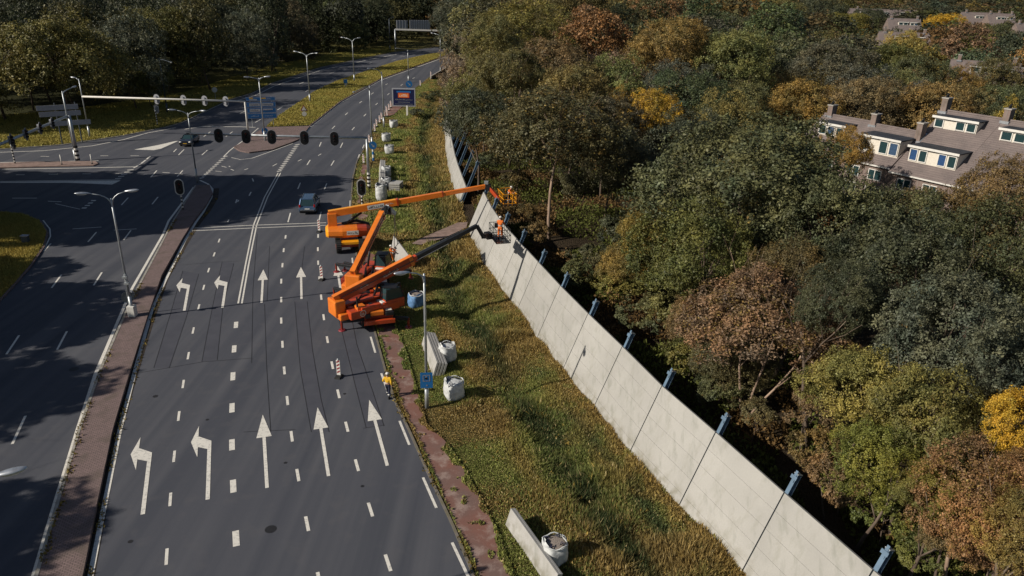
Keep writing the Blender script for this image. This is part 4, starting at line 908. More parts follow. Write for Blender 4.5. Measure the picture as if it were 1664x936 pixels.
for i, (x, y) in enumerate(((591, 266), (600, 233), (609, 214), (612, 206), (617, 200), (620, 195), (624, 190), (628, 184), (632, 180), (629, 189), (635, 175), (683, 140), (700, 125))):
    c = clone(bc, G(x, y), label='red and white striped beacon in the row along the far right kerb'); c['group'] = grp
    if i == 0: c['label'] = 'red and white beacon beside the banded gantry pole'; del c['group']
# concrete barrier
a, b = G(700, 129), G(727, 113); rt = thing('concrete_barrier', 'low grey concrete barrier where the far right kerb meets the trees', 'barrier', a); d = b - a
MB().use('kerb_concrete').beam((0, 0, .4), d + Vector((0, 0, .4)), .35, .8).build('block', rt, bevel=.04); MB().use('black').beam((0.2, -.1, .15), d + Vector((.2, -.1, .15)), .4, .3).build('footing', rt)
# ================================================================ CARS
def car(label, loc, rz, body, van=False):
    rt = thing('parked_car' if False else 'car', label, 'car', loc, rz)      # local +y is forward
    L, W, H = 4.5, 1.82, (1.68 if van else 1.45)
    # side profile (y, z) of lower body and of the glasshouse
    low = [(-2.2, .35), (-2.25, .62), (-2.18, .95), (-1.5, 1.0), (.9, .98), (1.9, .86), (2.18, .66), (2.22, .38)]
    mb = MB().use(body); n = len(low)
    secs = [(-W / 2, .93), (-W / 2 + .08, 1.0), (W / 2 - .08, 1.0), (W / 2, .93)]
    for x, s in secs:
        for y, z in low: mb.v.append((x, y * (1 if abs(x) < W / 2 else .985), .35 + (z - .35) * s))
    for i in range(3):
        for k in range(n - 1): mb.face((i * n + k, (i + 1) * n + k, (i + 1) * n + k + 1, i * n + k + 1))
    mb.face(range(n)); mb.face(range(4 * n - 1, 3 * n - 1, -1)); mb.face((0, n - 1, 4 * n - 1, 3 * n)) if False else None
    b0 = [0 * n, 1 * n, 2 * n, 3 * n]; 
    mb.face((0, n - 1, 2 * n - 1, n)); mb.face((n, 2 * n - 1, 3 * n - 1, 2 * n)); mb.face((2 * n, 3 * n - 1, 4 * n - 1, 3 * n))
    bd = mb.build('body', rt, smooth=False, bevel=.05)
    yb0, yb1, yf0, yf1 = (-2.1, -1.85, 1.15, .45) if van else (-1.9, -1.35, 1.0, .2)
    g = MB().use('glass').hexa([(-.80, yb0, .96), (.80, yb0, .96), (.80, yf0, .96), (-.80, yf0, .96), (-.64, yb1, H - .03), (.64, yb1, H - .03), (.64, yf1, H - .03), (-.64, yf1, H - .03)]).build('windows', rt, bevel=.03)
    rf = MB().use(body).hexa([(-.67, yb1 - .04, H - .05), (.67, yb1 - .04, H - .05), (.67, yf1 + .05, H - .05), (-.67, yf1 + .05, H - .05), (-.6, yb1 + .06, H + .015), (.6, yb1 + .06, H + .015), (.6, yf1 - .1, H + .015), (-.6, yf1 - .1, H + .015)]).build('roof', rt, bevel=.03)
    mp = MB().use(body)
    for s in (-1, 1):
        mp.beam((s * .82, yb0, .95), (s * .66, yb1, H - .02), .09, .07); mp.beam((s * .82, yf0, .95), (s * .66, yf1, H - .02), .07, .06); mp.beam((s * .83, -.35, .95), (s * .67, -.35, H - .02), .06, .07, (0, 1, 0))
        if van: mp.use('steel').beam((s * .58, yb1 + .2, H + .05), (s * .58, yf1 - .1, H + .05), .04, .04); mp.use(body)
    mp.build('pillars', rt)
    for sx in (-1, 1):
        for y in (-1.35, 1.38):
            w = MB().use('rubber').tube([(sx * .72, y, .33), (sx * .93, y, .33)], .33, 20).build('wheel', rt, smooth=False); MB().use('steel').tube([(sx * .90, y, .33), (sx * .945, y, .33)], .2, 12).build('rim', w)
        MB().use(body).ell((sx * .98, .75, 1.02), (.11, .07, .08)).build('mirror', rt, smooth=True)
        MB().use('headlight').ell((sx * .68, 2.08, .72), (.2, .12, .09)).build('headlight', rt, smooth=True)
        MB().use('tail_red').box((sx * .78, -2.2, .88 if not van else 1.0), (.16, .12, .3)).build('taillight', rt, bevel=.02)
    MB().use('white').box((0, -2.26, .68), (.52, .03, .12)).build('number_plate', rt)
    MB().use('hiviz_yellow').box((0, 2.235, .52), (.52, .03, .11)).build('number_plate', rt)
    MB().use('black').box((0, -2.27, .42), (1.6, .08, .14)).box((0, 2.24, .42), (1.5, .06, .16)).build('bumper_strip', rt); MB().use('alu_stripe').box((0, -2.27, .56), (1.5, .04, .05)).build('chrome_strip', rt)
    return rt
p = (G(483, 352) + G(497, 322)) / 2 ; car('blue grey estate car driving away across the stop line beside the tree shadow', (-22.9, 80.4, 0), R(8), 'car_blue', True)
car('black car with its lights towards the camera, crossing the junction', (-49.3, 112.0, 0), R(186), 'car_black')

# ================================================================ MACHINES
def wheel(parent, c, r, w, ax, n=20):
    ax = Vector(ax).normalized(); c = Vector(c); mb = MB().use('rubber')
    for k in range(n):      # lugs
        a = 2 * math.pi * k / n; u = Vector((0, 0, 1)); v = ax.cross(u).normalized(); q = c + (u * math.cos(a) + v * math.sin(a)) * r
        mb.beam(q - ax * w / 2, q + ax * w / 2, .07, .07, (u * math.cos(a) + v * math.sin(a)))
    mb.tube([c - ax * w / 2, c - ax * w * .42, c + ax * w * .42, c + ax * w / 2], [r * .86, r, r, r * .86], 22)
    o = mb.build('wheel', parent); MB().use('orange_red').tube([c - ax * (w / 2 + .02), c + ax * (w / 2 + .02)], r * .45, 12).build('rim', o); return o
def telehandler(label, center, chassis_az, u, boom0, boom1, rt_name='telehandler', feet=(), ext=None):
    """rotating telehandler: u = horizontal boom direction; boom0/boom1 = absolute ends of the orange outer boom"""
    rt = thing(rt_name, label, 'telehandler', (center.x, center.y, 0)); O = Vector((center.x, center.y, 0)); ca, sa = math.cos(chassis_az), math.sin(chassis_az)
    f = Vector((ca, sa, 0)); s = Vector((sa, -ca, 0)); v = Vector((u.y, -u.x, 0)); up = Vector((0, 0, 1))
    def obx(mb, c, fx_, sx_, d, m): mb.use(m).hexa([c + fx_ * a * d[0] / 2 + sx_ * b * d[1] / 2 + up * (k * d[2] / 2) for k in (-1, 1) for a, b in ((-1, -1), (1, -1), (1, 1), (-1, 1))]); return mb
    mb = MB(); obx(mb, up * .85, f, s, (5.2, 1.1, .5), 'orange_red'); obx(mb, up * 1.0 + f * 2.1, f, s, (.9, 2.1, .45), 'orange_red'); obx(mb, up * 1.0 - f * 2.1, f, s, (.9, 2.1, .45), 'orange_red'); mb.build('chassis', rt, bevel=.05)
    for k in (-1, 1):
        mb = MB(); obx(mb, up * 1.30 + f * 2.1 * k, f, s, (.8, 1.9, .12), 'dark_steel'); obx(mb, up * 1.40 + f * 2.1 * k + s * .5, f, s, (.5, .5, .16), 'orange')
        mb.build('deck', rt, bevel=.03)
    mb = MB(); obx(mb, up * 1.5 - f * 2.35 - s * .15, f, s, (.9, 1.0, .35), 'orange'); obx(mb, up * 1.42 - f * 2.1 + s * .75, f, s, (1.2, .5, .3), 'cream'); obx(mb, up * 1.45 - f * 2.75 + s * .75, f, s, (.4, .6, .3), 'black'); obx(mb, up * 1.35 - f * 2.5 - s * .85, f, s, (.7, .4, .35), 'dark_steel'); obx(mb, up * .85 - f * 2.85, f, s, (.25, 2.3, .35), 'orange_red')
    mb.tube([up * 1.75 - f * 2.3 + s * .1, up * 1.85 - f * 2.3 + s * .1], .14, 12); mb.build('front_housing', rt, bevel=.05)
    for k in (-1, 1):
        for j in (-1, 1): wheel(rt, up * .62 + f * 1.7 * k + s * .98 * j, .62, .45, s)
    for P in feet:      # outriggers with pads
        P = Vector((P.x - O.x, P.y - O.y, 0)); st = f * (2.3 if P.dot(f) > 0 else -2.3) + up * .9 + s * (.6 if P.dot(s) > 0 else -.6)
        lg = MB().use('dark_steel').beam(st, P + up * .75, .22, .24).build('outrigger', rt, bevel=.02); MB().use('deep_red').tube([P + up * .06, P + up * .8], .09, 10).build('ram', lg); MB().use('red').tube([P, P + up * .09], [.28, .24], 14).build('pad', lg)
    mb = MB().use('dark_steel').tube([up * 1.1, up * 1.5], .75, 20); mb.build('slew_ring', rt)
    b0 = boom0 - O; b1 = boom1 - O; h0 = Vector((b0.x, b0.y, 0)) + u * .9; 
    # turret frame under the boom, engine cover to the right, counterweight at the rear
    mb = MB(); obx(mb, h0 + up * 1.75 + u * 1.6 + v * .02, u, v, (4.0, .75, .8), 'orange_red'); obx(mb, h0 + up * 1.62 + u * 1.6 + v * 1.0, u, v, (4.0, 1.1, .62), 'orange_red'); obx(mb, h0 + up * 1.62 + u * 1.1 - v * .95, u, v, (2.6, .9, .5), 'deep_red'); tr = mb.build('turret', rt, bevel=.06)
    mb = MB(); obx(mb, h0 + up * 2.0 - u * .75, u, v, (.85, 1.3, 1.25), 'orange'); obx(mb, h0 + up * 1.45 - u * .55, u, v, (.9, 2.1, .5), 'orange'); mb.build('counterweight', rt, bevel=.10)
    mb = MB(); obx(mb, h0 + up * 1.95 + u * 1.3 + v * 1.35, u, v, (1.6, .35, .25), 'orange_red'); obx(mb, h0 + up * 1.98 + u * .6 + v * 1.0, u, v, (.7, .6, .3), 'orange'); obx(mb, h0 + up * 1.93 + u * 2.5 + v * 1.0, u, v, (.5, .7, .2), 'white'); mb.build('engine_cover', tr, bevel=.05)
    rr_ = random.Random(int(center.y)); mb = MB()
    for k in range(14):
        q = h0 + up * 1.93 + u * rr_.uniform(-.1, 2.8) + v * rr_.uniform(.5, 1.5); obx(mb, q, u, v, (rr_.uniform(.1, .35), rr_.uniform(.08, .3), rr_.uniform(.06, .2)), rr_.choice(('dark_steel', 'black', 'orange_red', 'steel', 'orange')))
    mb.build('fittings', tr)
    mb = MB()
    for k in range(5): mb.use('black').tube([h0 + up * 2.0 + u * (.2 + k * .12) + v * .5, h0 + up * (2.25 + .1 * k) + u * (.8 + k * .1) + v * .3, h0 + up * 2.3 + u * (1.5 + k * .1) + v * .1], .03, 6)
    mb.build('hoses', tr)
    for k in (-1, 1):
        mb = MB()
        for j in range(6): q = up * 1.4 + f * (2.1 * k + rr_.uniform(-.35, .35)) + s * rr_.uniform(-.8, .8); obx(mb, q, f, s, (rr_.uniform(.1, .35), rr_.uniform(.1, .3), rr_.uniform(.08, .22)), rr_.choice(('black', 'dark_steel', 'orange_red', 'steel')))
        obx(mb, up * 1.1 + f * 2.58 * k, f, s, (.06, 1.9, .3), 'deep_red')
        mb.build('deck_fittings', rt)
    MB().use('dark_steel').tube([h0 + up * 2.1 + u * .3 + v * 1.2, h0 + up * 2.9 + u * .3 + v * 1.2], .07, 8).build('exhaust', tr)
    # cab
    c = h0 + u * 3.3 + v * 1.0; cb = MB(); obx(cb, c + up * 1.75, u, v, (1.6, 1.0, .75), 'orange_red'); cab = cb.build('cab', rt, bevel=.06)
    g = MB().use('glass').hexa([c + up * 2.12 + u * a * .78 + v * b * .48 for a, b in ((-1, -1), (1, -1), (1, 1), (-1, 1))] + [c + up * 3.0 + u * (a * .55 - .1) + v * b * .42 for a, b in ((-1, -1), (1, -1), (1, 1), (-1, 1))]); g.build('cab_glass', cab, bevel=.05)
    mb = MB().use('black')
    for a, b in ((-1, -1), (1, -1), (1, 1), (-1, 1)): mb.beam(c + up * 2.1 + u * a * .78 + v * b * .48, c + up * 3.03 + u * (a * .55 - .1) + v * b * .42, .07, .07)
    mb.use('dark_steel').box(c + up * 3.04 - u * .1, (1.0, .9, .06)); mb.build('cab_frame', cab)
    # boom
    d = (b1 - b0).normalized(); sd_ = d.cross(up).normalized(); n = sd_.cross(d)
    bm = MB().use('orange_red').beam(b0, b1, .36, .74, n); boom = bm.build('boom', rt, bevel=.03)
    MB().use('orange').beam(b0 + n * .385, b1 + n * .385, .40, .035, n).beam(b1 - d * .3, b1, .44, .80, n).beam(b0, b0 + d * .4, .44, .80, n).build('boom_lit_top', boom)  # oranger top over redder sides: sunlight and shade painted into the boom colours
    mb = MB().use('reflective'); Lb = (b1 - b0).length; q = b0 + d * Lb * .60 + sd_ * .185 - n * .13; scribble(mb, q, q + d * Lb * .2, .26, n, sd_, 11, 7); q = b0 + d * Lb * .31 + sd_ * .185 - n * .05; scribble(mb, q, q + d * .7, .22, n, sd_, 4, 3); mb.build('lettering', boom)
    MB().use('dark_steel').tube([h0 + up * 1.9 + u * 2.2, b0 + d * Lb * .55 - n * .3], .09, 10).build('lift_cylinder', rt, smooth=True)
    MB().use('black').tube([b0 + d * .5 + sd_ * .26 + n * .1, b0 + d * Lb * .5 + sd_ * .26 + n * .05, b1 + sd_ * .26], .035, 6).build('hose', boom)
    # round emblem on the turret side
    e = h0 + up * 1.68 + u * .55 + v * 1.565; mb = MB().use('reflective'); nn = 20
    for k in range(nn):
        a0, a1 = 2 * math.pi * k / nn, 2 * math.pi * (k + 1) / nn; bb = len(mb.v)
        mb.v += [tuple(e + u * math.cos(a) * r + up * math.sin(a) * r) for a, r in ((a0, .21), (a0, .25), (a1, .25), (a1, .21))]; mb.face((bb, bb + 1, bb + 2, bb + 3))
    scribble(mb, e - u * .14 - up * .1, e + u * .14 - up * .1, .2, up, v, 8, 2, .0); mb.build('emblem', tr)
    if ext is not None:
        x = ext - O; dd = (x - b1).normalized(); xb = MB().use('dark_steel').beam(b1 - dd * .2, b1 + (x - b1) * .55, .34, .40, n).beam(b1 + (x - b1) * .50, x, .27, .31, n)
        xb.use('orange_red').beam(b1, b1 + (x - b1) * .06, .40, .48, n); eo = xb.build('boom_extension', rt, bevel=.02)
        MB().use('steel').tube([b1 + sd_ * .24 - n * .1 + (x - b1) * .03, b1 + (x - b1) * .52 + sd_ * .24 - n * .1], .035, 8).tube([b1 - sd_ * .22 + n * .2, b1 + (x - b1) * .8 - sd_ * .18 + n * .17], .025, 8).build('hose_track', eo)
    return rt, O
def basket(parent, c, u, v, L, W, H, m, mf, posts=5):
    """open cage: floor, toe boards and three rails"""
    up = Vector((0, 0, 1)); mb = MB().use(mf); mb.hexa([c + u * a * L / 2 + v * b * W / 2 + up * k for k in (-.05, .0) for a, b in ((-1, -1), (1, -1), (1, 1), (-1, 1))]); fl = mb.build('basket_floor', parent)
    mb = MB().use(m); cs = [c + u * a * L / 2 + v * b * W / 2 for a, b in ((-1, -1), (1, -1), (1, 1), (-1, 1))]
    for k in range(4):
        A, B = cs[k], cs[(k + 1) % 4]
        for z in (.18, .6, H): mb.tube([A + up * z, B + up * z], .026, 6)
        n = posts if k % 2 == 0 else 3
        for i in range(n + 1): q = A.lerp(B, i / n); mb.tube([q, q + up * H], .022, 6)
    mb.build('rails', parent); return fl
# front machine: boom reaching to the wall with a work basket
u3 = Vector((.78, .625, 0)).normalized(); b0 = Vector((-12.95, 49.8, 2.5)); bend = G(775, 367, 6.5); b1 = b0.lerp(bend, .53)
cen = Vector((-10.6, 52.6, 0))
t3, O3 = telehandler('orange telehandler nearest the camera, its long dark boom carrying a work basket to the wall', cen, R(108), u3, b0, b1, feet=[G(556, 537), G(664, 532), Vector((-14.6, 56.2, 0)), Vector((-9.4, 57.6, 0))], ext=bend)
mb = MB().use('dark_steel'); BK = G(812, 388, 4.6); bk = BK - O3; x = bend - O3; mb.beam(x, x + Vector((.55, .1, -1.0)), .28, .3); mb.beam(x + Vector((.5, .1, -.9)), bk + Vector((-1.0, 0, .3)), .3, .35); mb.box(bk + Vector((-.95, -.1, .3)), (.5, .7, .5), (0, 0, .5)); mb.build('boom_knuckle', t3, bevel=.02)
wd = (Vector(WALL[12]) - Vector(WALL[10])).normalized(); wu = Vector((wd.x, wd.y, 0)); wv = Vector((wd.y, -wd.x, 0))
basket(t3, BK - O3, wu, wv, 2.3, 1.2, 1.1, 'dark_steel', 'steel')
MB().use('black').box(BK - O3 + wu * .9 + Vector((0, 0, .9)), (.4, .3, .3)).build('control_box', t3)
# second machine: boom raised to lift a slab
u2 = Vector((.17, .985, 0)).normalized(); c0 = Vector((-12.6, 54.7, 2.6)); c1 = Vector((-11.2, 61.0, 5.7)); t2, O2 = telehandler('orange telehandler in the middle, boom raised towards the hanging slab', Vector((-11.6, 58.2, 0)), R(100), u2, c0, c1, feet=[G(547, 442), Vector((-8.9, 60.6, 0)), Vector((-15.0, 62.0, 0))], ext=Vector((-11.0, 61.9, 6.1)))
JT = Vector((-10.5, 62.9, 5.2)); mb = MB().use('bag_white').beam(Vector((-11.0, 61.9, 6.1)) - O2, JT - O2, .34, .34).beam(Vector((-11.0, 61.9, 6.0)) - O2, Vector((-10.7, 62.3, 5.5)) - O2, .2, .5); mb.use('black').box(Vector((-10.9, 62.1, 5.7)) - O2, (.5, .5, .6)); mb.build('lifting_jib', t2, bevel=.02)
# the slab on the chains
sl = thing('hanging_slab', 'pale concrete slab hanging on chains in front of the worker in orange', 'concrete slab', G(650, 426, .35)); B = Vector(sl.location)
s0 = Vector((0, 0, 0)); uu = Vector((.62, -.45, .12)).normalized(); hh_ = Vector((-.30, .55, 1.0)).normalized(); nn = uu.cross(hh_).normalized()
P = [(-.6, 0), (1.1, -.1), (1.5, .55), (-.1, 2.5), (-.85, 1.1)]
mb = MB().use('slab_concrete'); n = len(P); mb.v = [tuple(uu * a + hh_ * b) for a, b in P] + [tuple(uu * a + hh_ * b - nn * .14) for a, b in P]
mb.face(range(n)); mb.face(range(2 * n - 1, n - 1, -1))
for i in range(n): mb.face((i, n + i, n + (i + 1) % n, (i + 1) % n))
mb.build('slab', sl, bevel=.015)
MB().use('steel').tube([JT - B, uu * .2 + hh_ * 1.7], .03, 6).tube([JT - B, uu * -.35 + hh_ * 1.3], .03, 6).build('chain', sl)
# boom lift
u1 = Vector((.97, .245, 0)).normalized(); O1 = Vector((-15.9, 68.3, 0)); rt = thing('boom_lift', 'orange boom lift on tyres whose straight boom reaches over the wall end', 'boom lift', O1); up = Vector((0, 0, 1)); v1 = Vector((u1.y, -u1.x, 0)); f = Vector((-.26, .965, 0)); s = Vector((f.y, -f.x, 0))
def obx(mb, c, fx_, sx_, d, m, t=1.0): mb.use(m).hexa([c + fx_ * a * d[0] / 2 * (t if k > 0 else 1) + sx_ * b * d[1] / 2 * (t if k > 0 else 1) + up * (k * d[2] / 2) for k in (-1, 1) for a, b in ((-1, -1), (1, -1), (1, 1), (-1, 1))]); return mb
mb = MB(); obx(mb, up * .75 + f * .2, f, s, (3.4, 1.6, .5), 'orange_red'); obx(mb, up * .98 - f * 1.5, f, s, (.6, 1.7, .3), 'yellow_orange'); mb.build('chassis', rt, bevel=.05)
for k in (-1, 1):
    for j in (-1, 1): wheel(rt, up * .6 + f * 1.45 * k + s * 1.05 * j, .6, .5, s)
# turret: long rounded body pointing from its yellow end (left) to a round nose
mb = MB().use('orange'); secs = [(-2.15, .62, .40, .55), (-1.9, .95, .5, .62), (-.6, 1.15, .55, .62), (.8, 1.1, .52, .62), (1.7, .95, .46, .58), (2.15, .55, .3, .5)]; nseg = 16; b0_ = 0
for (x_, w_, h_, zc) in secs:
    for k in range(nseg):
        a = 2 * math.pi * k / nseg; c, sn = math.cos(a), math.sin(a); q = 1 / (abs(c) ** 4 + abs(sn) ** 4) ** .25
        mb.v.append(tuple(u1 * x_ + v1 * (w_ * c * q + .1) + up * (1.15 + zc + h_ * sn * q)))
for j in range(len(secs) - 1):
    for k in range(nseg): mb.use('yellow_orange' if j == 0 else ('orange' if j < 3 else 'orange_red')); mb.face((j * nseg + k, j * nseg + (k + 1) % nseg, (j + 1) * nseg + (k + 1) % nseg, (j + 1) * nseg + k))
mb.use('yellow_orange'); mb.face(list(range(nseg))[::-1]); mb.use('orange_red'); mb.face([(len(secs) - 1) * nseg + k for k in range(nseg)])
tu = mb.build('turret', rt, smooth=False, bevel=.02)
e = u1 * .35 + v1 * 1.27 + up * 1.85; mb = MB().use('reflective'); mb.v += [tuple(e + u1 * a - up * b + v1 * .0) for a, b in ((-.55, .22), (.55, .22), (.55, -.2), (-.55, -.2))]; mb.face((0, 1, 2, 3)); mb.use('navy'); scribble(mb, e - u1 * .5 - up * .12, e + u1 * .5 - up * .12, .22, up, v1, 2, 6, .01); mb.build('name_plate', tu)
MB().use('dark_steel').tube([u1 * -.6 - v1 * .3 + up * 2.3, u1 * .8 - v1 * .5 + up * 2.5, u1 * 1.9 - v1 * .6 + up * 2.1, u1 * 2.2 - v1 * .5 + up * 1.4], .14, 8).build('hose_bundle', rt, smooth=True)
B0 = Vector((-17.6, 67.9, 3.4)) - O1; B1 = Vector((-2.9, 71.6, 5.5)) - O1; d = (B1 - B0).normalized(); sd_ = d.cross(up).normalized(); n_ = sd_.cross(d)
mb = MB(); obx(mb, u1 * -1.45 + v1 * .1 + up * 2.75, u1, v1, (.85, .5, 1.5), 'orange'); mb.build('mast_bracket', rt, bevel=.04)
MB().use('orange').beam(B0, B0.lerp(B1, .43), .46, .64, n_, .46, .60).beam(B0.lerp(B1, .42), B0.lerp(B1, .72), .40, .50, n_).beam(B0.lerp(B1, .71), B1, .32, .40, n_).build('boom', rt, bevel=.02)
mb = MB().use('orange_red'); mb.beam(B0.lerp(B1, .425), B0.lerp(B1, .435), .50, .66, n_).beam(B0.lerp(B1, .715), B0.lerp(B1, .722), .42, .52, n_); mb.use('yellow_orange').beam(B0 + n_ * .33, B0.lerp(B1, .42) + n_ * .31, .40, .02, n_); mb.build('boom_band', rt)
a = B0.lerp(B1, .24) + sd_ * .24; bq = B0.lerp(B1, .345) + sd_ * .24; mb = MB().use('reflective'); mb.v += [tuple(p) for p in (a - n_ * .22, bq - n_ * .22, bq + n_ * .2, a + n_ * .2)]; mb.face((0, 1, 2, 3)); mb.use('navy'); scribble(mb, a + d * .1 - n_ * .13, bq - d * .1 - n_ * .13, .24, n_, sd_, 21, 8, .008)
mb.use('cream'); scribble(mb, bq + d * .15 - n_ * .02, bq + d * .95 - n_ * .02, .12, n_, sd_, 5, 4, .004); mb.build('name_plate', rt)
MB().use('dark_steel').tube([u1 * -.5 + up * 2.2, B0.lerp(B1, .2) - n_ * .4], .11, 10).build('lift_cylinder', rt, smooth=True)
BK1 = Vector((-.75, 71.0, 4.15)); mb = MB().use('dark_steel').beam(B1, B1 + Vector((.5, 0, -.1)), .4, .6); mb.use('orange_red').beam(B1 + Vector((.4, 0, -.1)), BK1 - O1 + Vector((-.7, 0, .2)), .28, .34); mb.use('galv').box(B1 + Vector((.1, 0, .4)), (.4, .4, .3)); mb.build('jib', rt, bevel=.02)
basket(rt, BK1 - O1, wu, wv, 2.4, 1.3, 1.1, 'yellow_orange', 'dark_steel')

# ================================================================ PEOPLE
def chain_mesh(nodes, edges, root=0, sub=2):
    """skin-modifier figure; nodes = [(x,y,z,r)]; returns evaluated mesh"""
    me = bpy.data.meshes.new('tmp'); me.from_pydata([n[:3] for n in nodes], edges, []); o = bpy.data.objects.new('tmp', me); col.objects.link(o)
    sk = o.modifiers.new('skin', 'SKIN'); sv = me.skin_vertices[0].data
    for i, n in enumerate(nodes): sv[i].radius = (n[3], n[3] * (n[4] if len(n) > 4 else 1)); sv[i].use_root = (i == root)
    sk.use_smooth_shade = True; ss = o.modifiers.new('sub', 'SUBSURF'); ss.levels = ss.render_levels = sub
    bpy.context.view_layer.update(); dg = bpy.context.evaluated_depsgraph_get(); ev = o.evaluated_get(dg); r = bpy.data.meshes.new_from_object(ev); bpy.data.objects.remove(o, do_unlink=True); bpy.data.meshes.remove(me)
    return r
def mesh_part(name, me, mats, parent):
    me.name = name; me.materials.clear()
    for m in mats: me.materials.append(MATS[m])
    o = bpy.data.objects.new(name, me); col.objects.link(o); o.parent = parent; me.polygons.foreach_set('use_smooth', [True] * len(me.polygons)); return o
def person(label, loc, rz, J, top, trousers, boots='black', helmet='white', vest=None):
    """J: joint positions of the pose, local, facing -y; heights for a 1.8 m figure"""
    rt = thing('person', label, 'person', loc, rz)
    V = Vector; hip, chest, neck, head = V(J['hip']), V(J['chest']), V(J['neck']), V(J['head'])
    N = [(*hip, .125, .85), (*hip.lerp(chest, .5), .115, .85), (*chest, .135, .8), (*neck, .055), (*head, .085)]; E_ = [(0, 1), (1, 2), (2, 3), (3, 4)]
    for s in ('L', 'R'):
        sh, el, wr, ha = V(J['sh' + s]), V(J['el' + s]), V(J['wr' + s]), V(J['ha' + s]); b = len(N)
        N += [(*sh, .06), (*el, .042), (*wr, .028), (*ha, .036, .6)]; E_ += [(2, b), (b, b + 1), (b + 1, b + 2), (b + 2, b + 3)]
        kn, an, to = V(J['kn' + s]), V(J['an' + s]), V(J['to' + s]); lg = V(J['lg' + s]); b = len(N)
        N += [(*lg, .085), (*kn, .056), (*an, .038), (*to, .035)]; E_ += [(0, b), (b, b + 1), (b + 1, b + 2), (b + 2, b + 3)]
    body = chain_mesh(N, E_, 0, 2)
    bm = bmesh.new(); bm.from_mesh(body)
    extra = MB(); MATS_ = None; extra.use('skin')
    fwd = V((0, -1, 0)); hc = head + V((0, 0, .05))
    extra.ell(hc, (.078, .095, .115), nu=14, nv=10); extra.ell(hc + fwd * .098 + V((0, 0, -.012)), (.013, .02, .022)); 
    for s in (-1, 1): extra.ell(hc + V((s * .08, 0, -.01)), (.012, .02, .03)); 
    for s in ('L', 'R'):
        ha, wr = V(J['ha' + s]), V(J['wr' + s]); d = (ha - wr).normalized(); sd2 = d.cross(V((0, 1, .2))).normalized()
        for k, L in zip((-1.5, -.5, .5, 1.5), (.065, .078, .072, .058)):
            q = ha + sd2 * k * .017 + d * .02; cv = V((0, -1, 0)) * .3; extra.tube([q, q + d * L * .55, q + (d + cv).normalized() * L * .98 + V((0, -.012, 0))], [.0095, .009, .007], 6)
        q = ha - d * .01 + sd2 * .03; extra.tube([q, q + (d + sd2).normalized() * .05, q + (d * 1.4 + sd2 * .7).normalized() * .075], [.011, .010, .008], 6)
    em = bpy.data.meshes.new('x'); em.from_pydata(extra.v, [], extra.f); bm.from_mesh(em); bm.to_mesh(body); bm.free(); bpy.data.meshes.remove(em)
    mesh_part('body', body, ['skin'], rt)
    # eyes and mouth
    MB().use('black').ell(hc + V((-.03, -.088, .012)), (.010, .008, .008), nu=8, nv=6).ell(hc + V((.03, -.088, .012)), (.010, .008, .008), nu=8, nv=6).build('eyes', rt); MB().use('deep_red').ell(hc + V((0, -.09, -.05)), (.022, .007, .006), nu=8, nv=6).build('mouth', rt)
    MB().use('bark').ell(hc + V((0, .018, .01)), (.083, .085, .10)).build('hair', rt, smooth=True)
    # clothes: jacket and trousers, a little wider than the body
    N2 = [(*hip.lerp(chest, .12), .165, .82), (*hip.lerp(chest, .55), .15, .82), (*chest, .165, .8), (*chest.lerp(neck, .75), .08)]; E2 = [(0, 1), (1, 2), (2, 3)]
    for s in ('L', 'R'):
        sh, el, wr = V(J['sh' + s]), V(J['el' + s]), V(J['wr' + s]); b = len(N2); N2 += [(*sh, .085), (*el, .066), (*el.lerp(wr, .88), .05)]; E2 += [(2, b), (b, b + 1), (b + 1, b + 2)]
    jk = mesh_part('jacket', chain_mesh(N2, E2, 0, 2), [top], rt)
    N3 = [(*hip.lerp(chest, .22), .135, .85), (*hip, .15, .85)]; E3 = [(0, 1)]
    for s in ('L', 'R'):
        lg, kn, an = V(J['lg' + s]), V(J['kn' + s]), V(J['an' + s]); b = len(N3); N3 += [(*lg, .108), (*kn, .080), (*kn.lerp(an, .92), .068)]; E3 += [(1, b), (b, b + 1), (b + 1, b + 2)]
    tr = mesh_part('trousers', chain_mesh(N3, E3, 1, 2), [trousers], rt)
    for s in ('L', 'R'):
        an, to, kn = V(J['an' + s]), V(J['to' + s]), V(J['kn' + s])
        mb = MB().use(boots); d = (to - an); d.z = 0; d = d.normalized() if d.length > .01 else V((0, -1, 0)); m_ = V(((an.x + to.x) / 2, (an.y + to.y) / 2, min(an.z, to.z) - .005))
        mb.ell(m_ + V((0, 0, .0)), (.155, .058, .058), (0, 0, math.atan2(d.y, d.x)), 12, 8); mb.tube([an - V((0, 0, .03)), an.lerp(kn, .25)], [.058, .062], 10); mb.build('boot', rt, smooth=True)
        # reflective bands at the shin and forearm
        kn, an = V(J['kn' + s]), V(J['an' + s]); p = kn.lerp(an, .45); MB().use('reflective').tube([p, p + (an - kn).normalized() * .06], .085, 12, False).build('reflective_band', tr)
    MB().use('reflective').tube([hip.lerp(chest, .40), hip.lerp(chest, .52)], .178, 16, False).build('reflective_band', jk)
    mb = MB().use(helmet).ell(hc + V((0, .005, .045)), (.115, .135, .10), None, 16, 8, lambda u: V((u.x, u.y, max(u.z, -.12)))); mb.ell(hc + V((0, -.03, .04)), (.115, .16, .012), None, 14, 4); mb.build('helmet', rt, smooth=True)
    return rt
